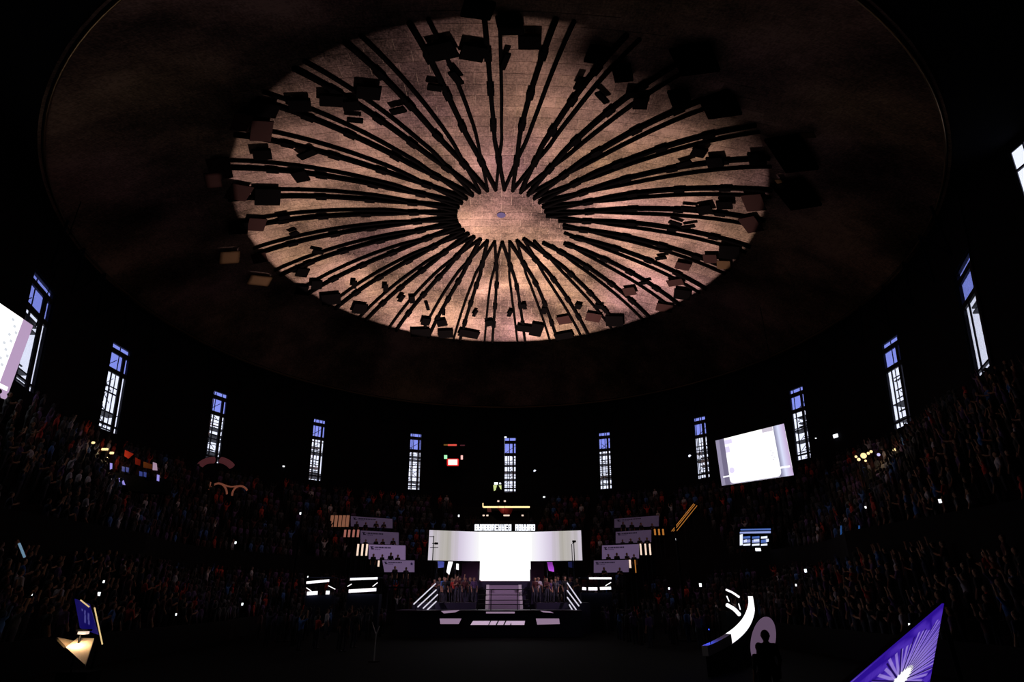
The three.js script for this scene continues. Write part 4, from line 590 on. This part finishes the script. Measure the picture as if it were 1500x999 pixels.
function bodyField(pose) {                                                // tapered capsules with a part tag each: 0 trousers, 1 shirt, 2 skin, 3 hair, 4 shoes
  const b = [], add = (a, c, ra, rb, tag, k = 1) => b.push({ a, c, ra, rb, tag });
  for (const s of [-1, 1]) {
    add([0.10 * s, 0.92, 0], [0.105 * s, 0.49, 0.02], 0.092, 0.062, 0); add([0.105 * s, 0.49, 0.02], [0.11 * s, 0.09, -0.01], 0.060, 0.042, 0); add([0.11 * s, 0.05, -0.03], [0.125 * s, 0.04, 0.15], 0.045, 0.035, 4);
  }
  add([-0.06, 0.96, 0], [0.06, 0.96, 0], 0.115, 0.115, 0); add([0, 1.03, 0], [0, 1.30, 0], 0.125, 0.13, 1); add([-0.05, 1.28, 0.01], [0.05, 1.28, 0.01], 0.125, 0.125, 1); add([-0.17, 1.40, -0.01], [0.17, 1.40, -0.01], 0.07, 0.07, 1);
  add([0, 1.42, 0], [0, 1.52, 0.01], 0.055, 0.05, 2); add([0, 1.585, 0.025], [0, 1.64, 0.015], 0.078, 0.092, 2); add([0, 1.595, 0.105], [0, 1.615, 0.095], 0.016, 0.012, 2); add([0, 1.665, -0.015], [0, 1.62, -0.04], 0.093, 0.085, 3); for (const s of [-1, 1]) add([0.092 * s, 1.60, 0.005], [0.094 * s, 1.63, 0], 0.016, 0.018, 2);
  for (const l of pose.arms) {
    const [p, q, r, h] = l; add(p, q, 0.058, 0.046, 1); add(q, r, 0.044, 0.032, 2); add(r, h, 0.036, 0.034, 2);
    const d = [h[0] - r[0], h[1] - r[1], h[2] - r[2]], n = Math.hypot(...d) || 1; const u = d.map((x) => x / n);
    for (let f = -1.5; f <= 1.5; f++) add([h[0] + f * 0.012, h[1], h[2] + f * 0.014], [h[0] + u[0] * 0.085 + f * 0.018, h[1] + u[1] * 0.085, h[2] + u[2] * 0.085 + f * 0.02], 0.014, 0.011, 2);
    add([h[0], h[1] - u[1] * 0.02, h[2]], [h[0] + u[0] * 0.03, h[1] + u[1] * 0.03, h[2] + 0.06], 0.014, 0.011, 2);
  }
  return b;
}
function distTo(b, x, y, z) { const dx = b.c[0] - b.a[0], dy = b.c[1] - b.a[1], dz = b.c[2] - b.a[2], px = x - b.a[0], py = y - b.a[1], pz = z - b.a[2]; let t = (px * dx + py * dy + pz * dz) / (dx * dx + dy * dy + dz * dz); t = t < 0 ? 0 : t > 1 ? 1 : t; return Math.hypot(px - dx * t, py - dy * t, pz - dz * t) - (b.ra + (b.rb - b.ra) * t); }
function bodyGeometry(poseName, res) {
  const bones = bodyField(POSES[poseName]), mc = new MarchingCubes(res, new THREE.MeshBasicMaterial(), false, false, 60000), n = res, S = [0.52, 1.08, 0.42], C = [0, 1.0, 0.06];
  mc.isolation = 0;
  for (let k = 0; k < n; k++) for (let j = 0; j < n; j++) for (let i = 0; i < n; i++) {
    const x = C[0] + (i - n / 2) / (n / 2) * S[0], y = C[1] + (j - n / 2) / (n / 2) * S[1], z = C[2] + (k - n / 2) / (n / 2) * S[2];
    let e = 0; for (const b of bones) e += Math.exp(-distTo(b, x, y, z) * 70); mc.field[i + j * n + k * n * n] = Math.log(e + 1e-30) / 70;
  }
  mc.update();
  const p = mc.positionArray.slice(0, mc.count * 3); for (let i = 0; i < p.length; i += 3) for (let a = 0; a < 3; a++) p[i + a] = C[a] + p[i + a] * S[a];
  let g = new THREE.BufferGeometry(); g.setAttribute('position', new THREE.BufferAttribute(p, 3)); g = mergeVertices(g, 1e-4); g.computeVertexNormals();
  const q = g.attributes.position; g.userData.tags = new Uint8Array(q.count); let low = 9;
  for (let i = 0; i < q.count; i++) { let best = 9, tag = 0; for (const b of bones) { const d = distTo(b, q.getX(i), q.getY(i), q.getZ(i)); if (d < best) { best = d; tag = b.tag; } } g.userData.tags[i] = tag; low = Math.min(low, q.getY(i)); }
  g.translate(0, -low, 0); return g;
}
function dress(g, shirt, trousers = [0.02, 0.02, 0.035], skin = [0.32, 0.17, 0.11], hair = [0.012, 0.009, 0.008]) {
  const c = g.clone(), cols = [trousers, shirt, skin, hair, [0.015, 0.015, 0.015]], a = new Float32Array(g.userData.tags.length * 3); g.userData.tags.forEach((t, i) => a.set(cols[t], i * 3)); c.setAttribute('color', new THREE.BufferAttribute(a, 3)); return c;
}
const cloth = new THREE.MeshStandardMaterial({ vertexColors: true, roughness: 0.85 }); cloth.name = 'skin and clothes';
const SHIRTS = { black: [0.010, 0.010, 0.012], navy: [0.010, 0.014, 0.05], maroon: [0.06, 0.010, 0.014], red: [0.42, 0.03, 0.02], white: [0.50, 0.47, 0.55], purple: [0.09, 0.045, 0.15], grey: [0.06, 0.06, 0.075], blue: [0.04, 0.13, 0.42] };
const bodies = {}, small = {}; for (const p of Object.keys(POSES)) { bodies[p] = bodyGeometry(p, 38); }
small.standing = bodyGeometry('standing', 22); small.cheering = bodyGeometry('cheering', 22);
const dressed = {}; const outfit = (p, s) => dressed[p + s] ??= dress(bodies[p], SHIRTS[s]);
const doing = { standing: 'standing', cheering: 'with both arms raised', waving: 'with one arm raised', clapping: 'clapping' };
function person(pos, facing, pose, shirt, where, size = 1) {
  const label = 'person in ' + shirt + ' top ' + doing[pose] + ' ' + where, m = shade(new THREE.Mesh(outfit(pose, shirt), cloth)); m.name = numbered('person'); m.position.copy(pos); m.rotation.y = facing; m.scale.setScalar(size);
  m.userData = { label, category: 'person', group: label.replace('person', 'people') }; scene.add(m); return m;
}
// people on and beside the stage
{
  const list = [[664, 49, 'red', 'standing'], [650, 48.6, 'blue', 'standing'], [673, 48.8, 'grey', 'waving'], [643, 49.4, 'grey', 'clapping'], [681, 48.2, 'maroon', 'standing'], [688, 48.9, 'black', 'clapping'], [661, 50.6, 'black', 'cheering'], [636, 48.4, 'maroon', 'clapping'], [694, 47.6, 'purple', 'standing'], [670, 47.4, 'maroon', 'clapping'], [652, 47.3, 'black', 'standing'], [789, 48.8, 'white', 'clapping'], [799, 49.3, 'black', 'standing'], [808, 48.4, 'purple', 'waving'], [784, 47.4, 'maroon', 'standing'], [818, 48.9, 'navy', 'clapping'], [828, 48.0, 'black', 'standing'], [836, 48.8, 'navy', 'standing'], [801, 47.3, 'maroon', 'clapping'], [814, 47.2, 'grey', 'standing'], [846, 48.3, 'black', 'clapping']];
  for (const [px, d, s, p] of list) { const q = pix(px, 870, d); person(V(q.x, FLANK, q.z), rr(-0.5, 0.5), p, s, px < 740 ? 'on the stage flank by the white drapes' : 'on the stage flank by the purple drape', rr(0.93, 1.06)); }
}
// people standing before the banners, dark against them
ledges.forEach(([a, b], i) => { const n = [4, 4, 4, 2][i % 4]; for (let k = 0; k < n; k++) { const f = (k + 0.25 + rr(0.1, 0.5)) / n, p = a.clone().lerp(b, 0.06 + 0.88 * f); person(V(p.x, a.y - 1.25, a.z + rr(0.45, 0.85)), rr(-0.4, 0.4), rnd() < 0.6 ? 'standing' : 'clapping', 'black', ['before the topmost', 'before the second', 'before the third', 'before the lowest'][i % 4] + ' lilac banner, ' + (i < 4 ? 'box stall side' : 'curved ramp side'), rr(0.9, 1.05)); } });
// people before a lit patch, built as a glowing lilac oval
{
  const d = 17, c = pix(1118, 938, d), t = thing('glow_oval', 'lilac oval with a patch of light put in as glow behind two dark heads', 'panel', V(c.x, 0, c.z));
  const g = new THREE.CylinderGeometry(1, 1, 0.05, 36).rotateX(Math.PI / 2).scale(0.30, 0.60, 1).rotateZ(-0.42).translate(c.x, c.y, c.z); part(t, 'diffuser', g, glow('ovalLilac', 0.30, 0.19, 0.32, 0.36));
  part(t, 'backing', new THREE.CylinderGeometry(1, 1, 0.06, 36).rotateX(Math.PI / 2).scale(0.33, 0.63, 1).rotateZ(-0.42).translate(c.x, c.y, c.z - 0.07), M.blackPaint); part(t, 'foot_post', rod(V(c.x, 0, c.z - 0.12), V(c.x, c.y, c.z - 0.12), 0.04), M.blackPaint);
  for (const [px, py, s] of [[1120, 926, 'black'], [1111, 944, 'black']]) { const h = pix(px, py, 16), k = h.y / 1.70; person(V(h.x, 0, h.z), Math.PI + rr(-0.3, 0.3), 'standing', s, 'in front of the glowing lilac oval', Math.min(1.05, Math.max(0.8, k))); }
}
// spectators
{
  const crowd = [];
  const put = (x, y, z) => { const p = V(x, y, z), q = toPixel(V(x, y + 1.2, z)); if (q.z < 8 || q.x < -60 || q.x > 1560 || q.y > 1080) return; crowd.push({ p, q, facing: Math.atan2(-0.5 - x, -4 - z) + rr(-0.35, 0.35) }); };
  const blocked = scene.children.filter((o) => ['light_box_stall', 'control_booth', 'snack_stall', 'glow_banner', 'camera_platform', 'light_tube', 'warm_lamp_cluster', 'rope_light_arches', 'lit_kiosk', 'small_lamp', 'small_screen', 'stairway_board', 'video_screen', 'floor_monitor', 'amber_handrail'].includes(o.name.replace(/_\d{3}$/, ''))).map((o) => new THREE.Box3().setFromObject(o).expandByVector(V(0.35, 0, 0.35)));
  const free = (x, y, z) => !blocked.some((b) => x > b.min.x && x < b.max.x && z > b.min.z && z < b.max.z && y + 1.9 > b.min.y && y < b.max.y);
  for (const w of ROWS) {
    const rm = (w.r0 + w.r1) / 2, line = uLine(rm); let carry = 0;
    for (let i = 0; i < line.length - 1; i++) {
      const [x0, z0] = line[i], [x1, z1] = line[i + 1], L = Math.hypot(x1 - x0, z1 - z0);
      let s = carry; for (; s < L; s += rr(0.58, 0.85)) { const x = x0 + (x1 - x0) * s / L, z = z0 + (z1 - z0) * s / L, ph = Math.atan2(x, -z); if (Math.abs(((ph + 10) % 0.33) - 0.165) < 0.55 / rm || rnd() < 0.14 || (w.tier && Math.abs(ph) < 0.2 && w.y > 10)) continue; if (free(x, w.y, z)) put(x, w.y, z); } carry = s - L;
    }
  }
  for (let i = 0; i < 240; i++) { const s = rnd() < 0.5 ? -1 : 1, x = s * rr(7.5, 15.5), z = rr(-1, 22); if (Math.hypot(x, z) < 16.6 && free(x, 0, z) && !crowd.some((c) => c.p.y === 0 && c.p.distanceTo(V(x, 0, z)) < 0.6) && !(x > 7.2 && x < 12 && z > 12)) put(x, 0, z); }
  crowd.sort((a, b) => a.q.z - b.q.z);
  const seen = crowd.filter((c) => c.q.x > 0 && c.q.x < 1500 && c.q.y < 1000), near = new Set(seen.slice(0, 279));
  const keys = ['black', 'black', 'black', 'black', 'navy', 'navy', 'navy', 'maroon', 'maroon', 'maroon', 'maroon', 'purple', 'purple', 'purple', 'grey', 'grey', 'grey', 'red', 'white', 'blue'];
  for (const c of near) { const where = c.p.y === 0 ? 'on the dark arena floor' : c.p.y < 4 ? (c.p.x < 0 ? 'in lower stand by lit ramp' : 'in lower stand by curved ramp') : (c.p.x < 0 ? 'in upper stand below video screen' : 'in upper stand by warm bulbs'); const u = rnd(); person(c.p, c.facing, u < 0.4 ? 'standing' : u < 0.65 ? 'clapping' : u < 0.85 ? 'waving' : 'cheering', keys[Math.floor(rnd() * keys.length)], where, rr(0.92, 1.06)); }
  const rest = crowd.filter((c) => !near.has(c)), m4 = new THREE.Matrix4(), col = new THREE.Color();
  for (const [pose, part_] of [['standing', 0], ['cheering', 1]]) {
    const l = rest.filter((c, i) => (i % 4 === 3) === (part_ === 1)), g = dress(small[pose], [1, 1, 1], [0.12, 0.12, 0.16], [0.55, 0.36, 0.28], [0.03, 0.03, 0.03]);
    const im = shade(new THREE.InstancedMesh(g, cloth, l.length)); im.name = part_ ? 'distant_cheering_crowd' : 'distant_crowd'; im.userData = { kind: 'stuff', label: part_ ? 'distant spectators with raised arms filling the dark stands' : 'distant standing spectators filling the dark stands', category: 'crowd' };
    l.forEach((c, i) => { m4.compose(c.p, new THREE.Quaternion().setFromAxisAngle(V(0, 1, 0), c.facing), V(1, 1, 1).multiplyScalar(rr(0.92, 1.06))); im.setMatrixAt(i, m4); const s = SHIRTS[keys[Math.floor(rnd() * keys.length)]], k = 1.0; im.setColorAt(i, col.setRGB(s[0] * k + 0.01, s[1] * k + 0.01, s[2] * k + 0.01)); });
    scene.add(im);
  }
  console.log('crowd', crowd.length, 'near', near.size, 'far z', seen[Math.min(278, seen.length - 1)]?.q.z);
}
// a few more small lights and props in the stands
{
  const strip = (label, a, b, up, m) => { const p = onStand(a[0], (a[1] + b[1]) / 2, up), d = 46 - p.z, u = pix(a[0], a[1], d), v = pix(b[0], b[1], d), t = thing('light_strip', label, 'light strip', v); part(t, 'diffuser', rod(u, v, 0.045, 8), m); part(t, 'holder', rod(V(v.x, Math.min(standTop(v.x, v.z), v.y - 0.1), v.z - 0.08), V(u.x, u.y, u.z - 0.08), 0.04, 6), M.blackPaint); };
  const teal = glow('stripTeal', 0.02, 0.09, 0.30, 0.6);
  strip('thin teal blue upright strip light in the stand, next to a white lamp', [1232, 770], [1232, 798], 2.4, teal);
  strip('thin teal blue upright strip light in the stand, further from the curved ramp', [1258.5, 770], [1258.5, 796], 2.4, teal);
  strip('thin slanted pale blue strip light low in the stand by the lit ramp', [28, 796], [36, 816], 2.4, glow('stripPale', 0.2, 0.35, 0.5, 0.6));
  const b = onStand(551, 958, 0.3), d = 46 - b.z, P = (x, y) => pix(x, y, d), t = thing('forked_stand', 'pale forked stand on the dark floor before the box stalls', 'stand', V(b.x, standTop(b.x, b.z), b.z));
  part(t, 'pole', rod(V(P(551, 930).x, standTop(b.x, b.z), b.z), P(551, 930), 0.025, 6), M.white); part(t, 'fork', rod(P(551, 930), P(545, 911), 0.022, 6), M.white); part(t, 'fork', rod(P(551, 930), P(556, 917), 0.022, 6), M.white); part(t, 'foot', new THREE.CylinderGeometry(0.22, 0.25, 0.04, 14).translate(P(551, 930).x, standTop(b.x, b.z) + 0.02, b.z), M.blackPaint);
}
// phone screens shining in the crowd
{
  const spots = [[1262, 809, 1], [1180, 836, 1.2], [1250, 808, 1.6], [345, 795, 0.9], [355, 885, 0.9], [1214, 888, 0.9], [1166, 857, 0.8], [1377, 734, 1.3], [289, 823, 0.9], [304, 821, 0.9], [440, 752, 0.9], [1268, 743, 0.8], [145, 870, 1.2], [152, 852, 0.8], [1026, 857, 1.3], [990, 790, 0.8], [451, 845, 0.6], [980, 862, 0.8], [1332, 915, 0.8], [72, 803, 1], [46, 872, 0.8], [258, 900, 0.7], [672, 755.5, 0.9]];
  for (const [x, y, w, where] of [[1224, 638.5, 0.55, 'beyond the hanging video screen'], [152, 589, 0.16, 'above the snack stall'], [415.5, 683, 0.24, 'above the arches'], [292, 681, 0.18, 'beside the arches'], [1195, 642, 0.14, 'beside the slit window by the video screen'], [740.5, 640.5, 0.3, 'on top of the middle slit window'], [797, 728, 0.26, 'beside the far warm lit platform']]) {
    let d = 20; for (; d < 80; d += 0.1) { const p = pix(x, y, d); if (Math.hypot(p.x, p.z) > wallR(p.y) - 0.25 && p.z < 14) break; }
    const p = pix(x, y, d), t = thing('wall_lamp', 'tiny white lamp on the dark wall ' + where, 'lamp', p), ph = Math.atan2(p.x, -p.z); t.rotation.y = -ph;
    part(t, 'lens', box(w, w * 0.6, 0.08, 0, 0, 0, 0.02), M.coolWhite, null, true); part(t, 'bracket', box(w * 0.5, w * 0.4, 0.4, 0, 0, -0.2), M.blackPaint, null, true);
  }
  for (const [x, y, s] of spots) { const p = onStand(x, y, 1.55), t = thing('phone', 'lit phone screen held up in the dark crowd', 'phone', p, 'phones held up in the crowd'); const k = Math.max(0.55, s) * p.distanceTo(CAM) / 52; part(t, 'phone_screen', box(0.14 * k, 0.20 * k, 0.01, 0, 0, 0.01), M.coolWhite, null, true); part(t, 'phone_case', box(0.16 * k, 0.23 * k, 0.016, 0, 0, -0.004), M.blackPaint, null, true); t.lookAt(CAM.x, p.y, CAM.z); }
}
renderer.render(scene, camera);
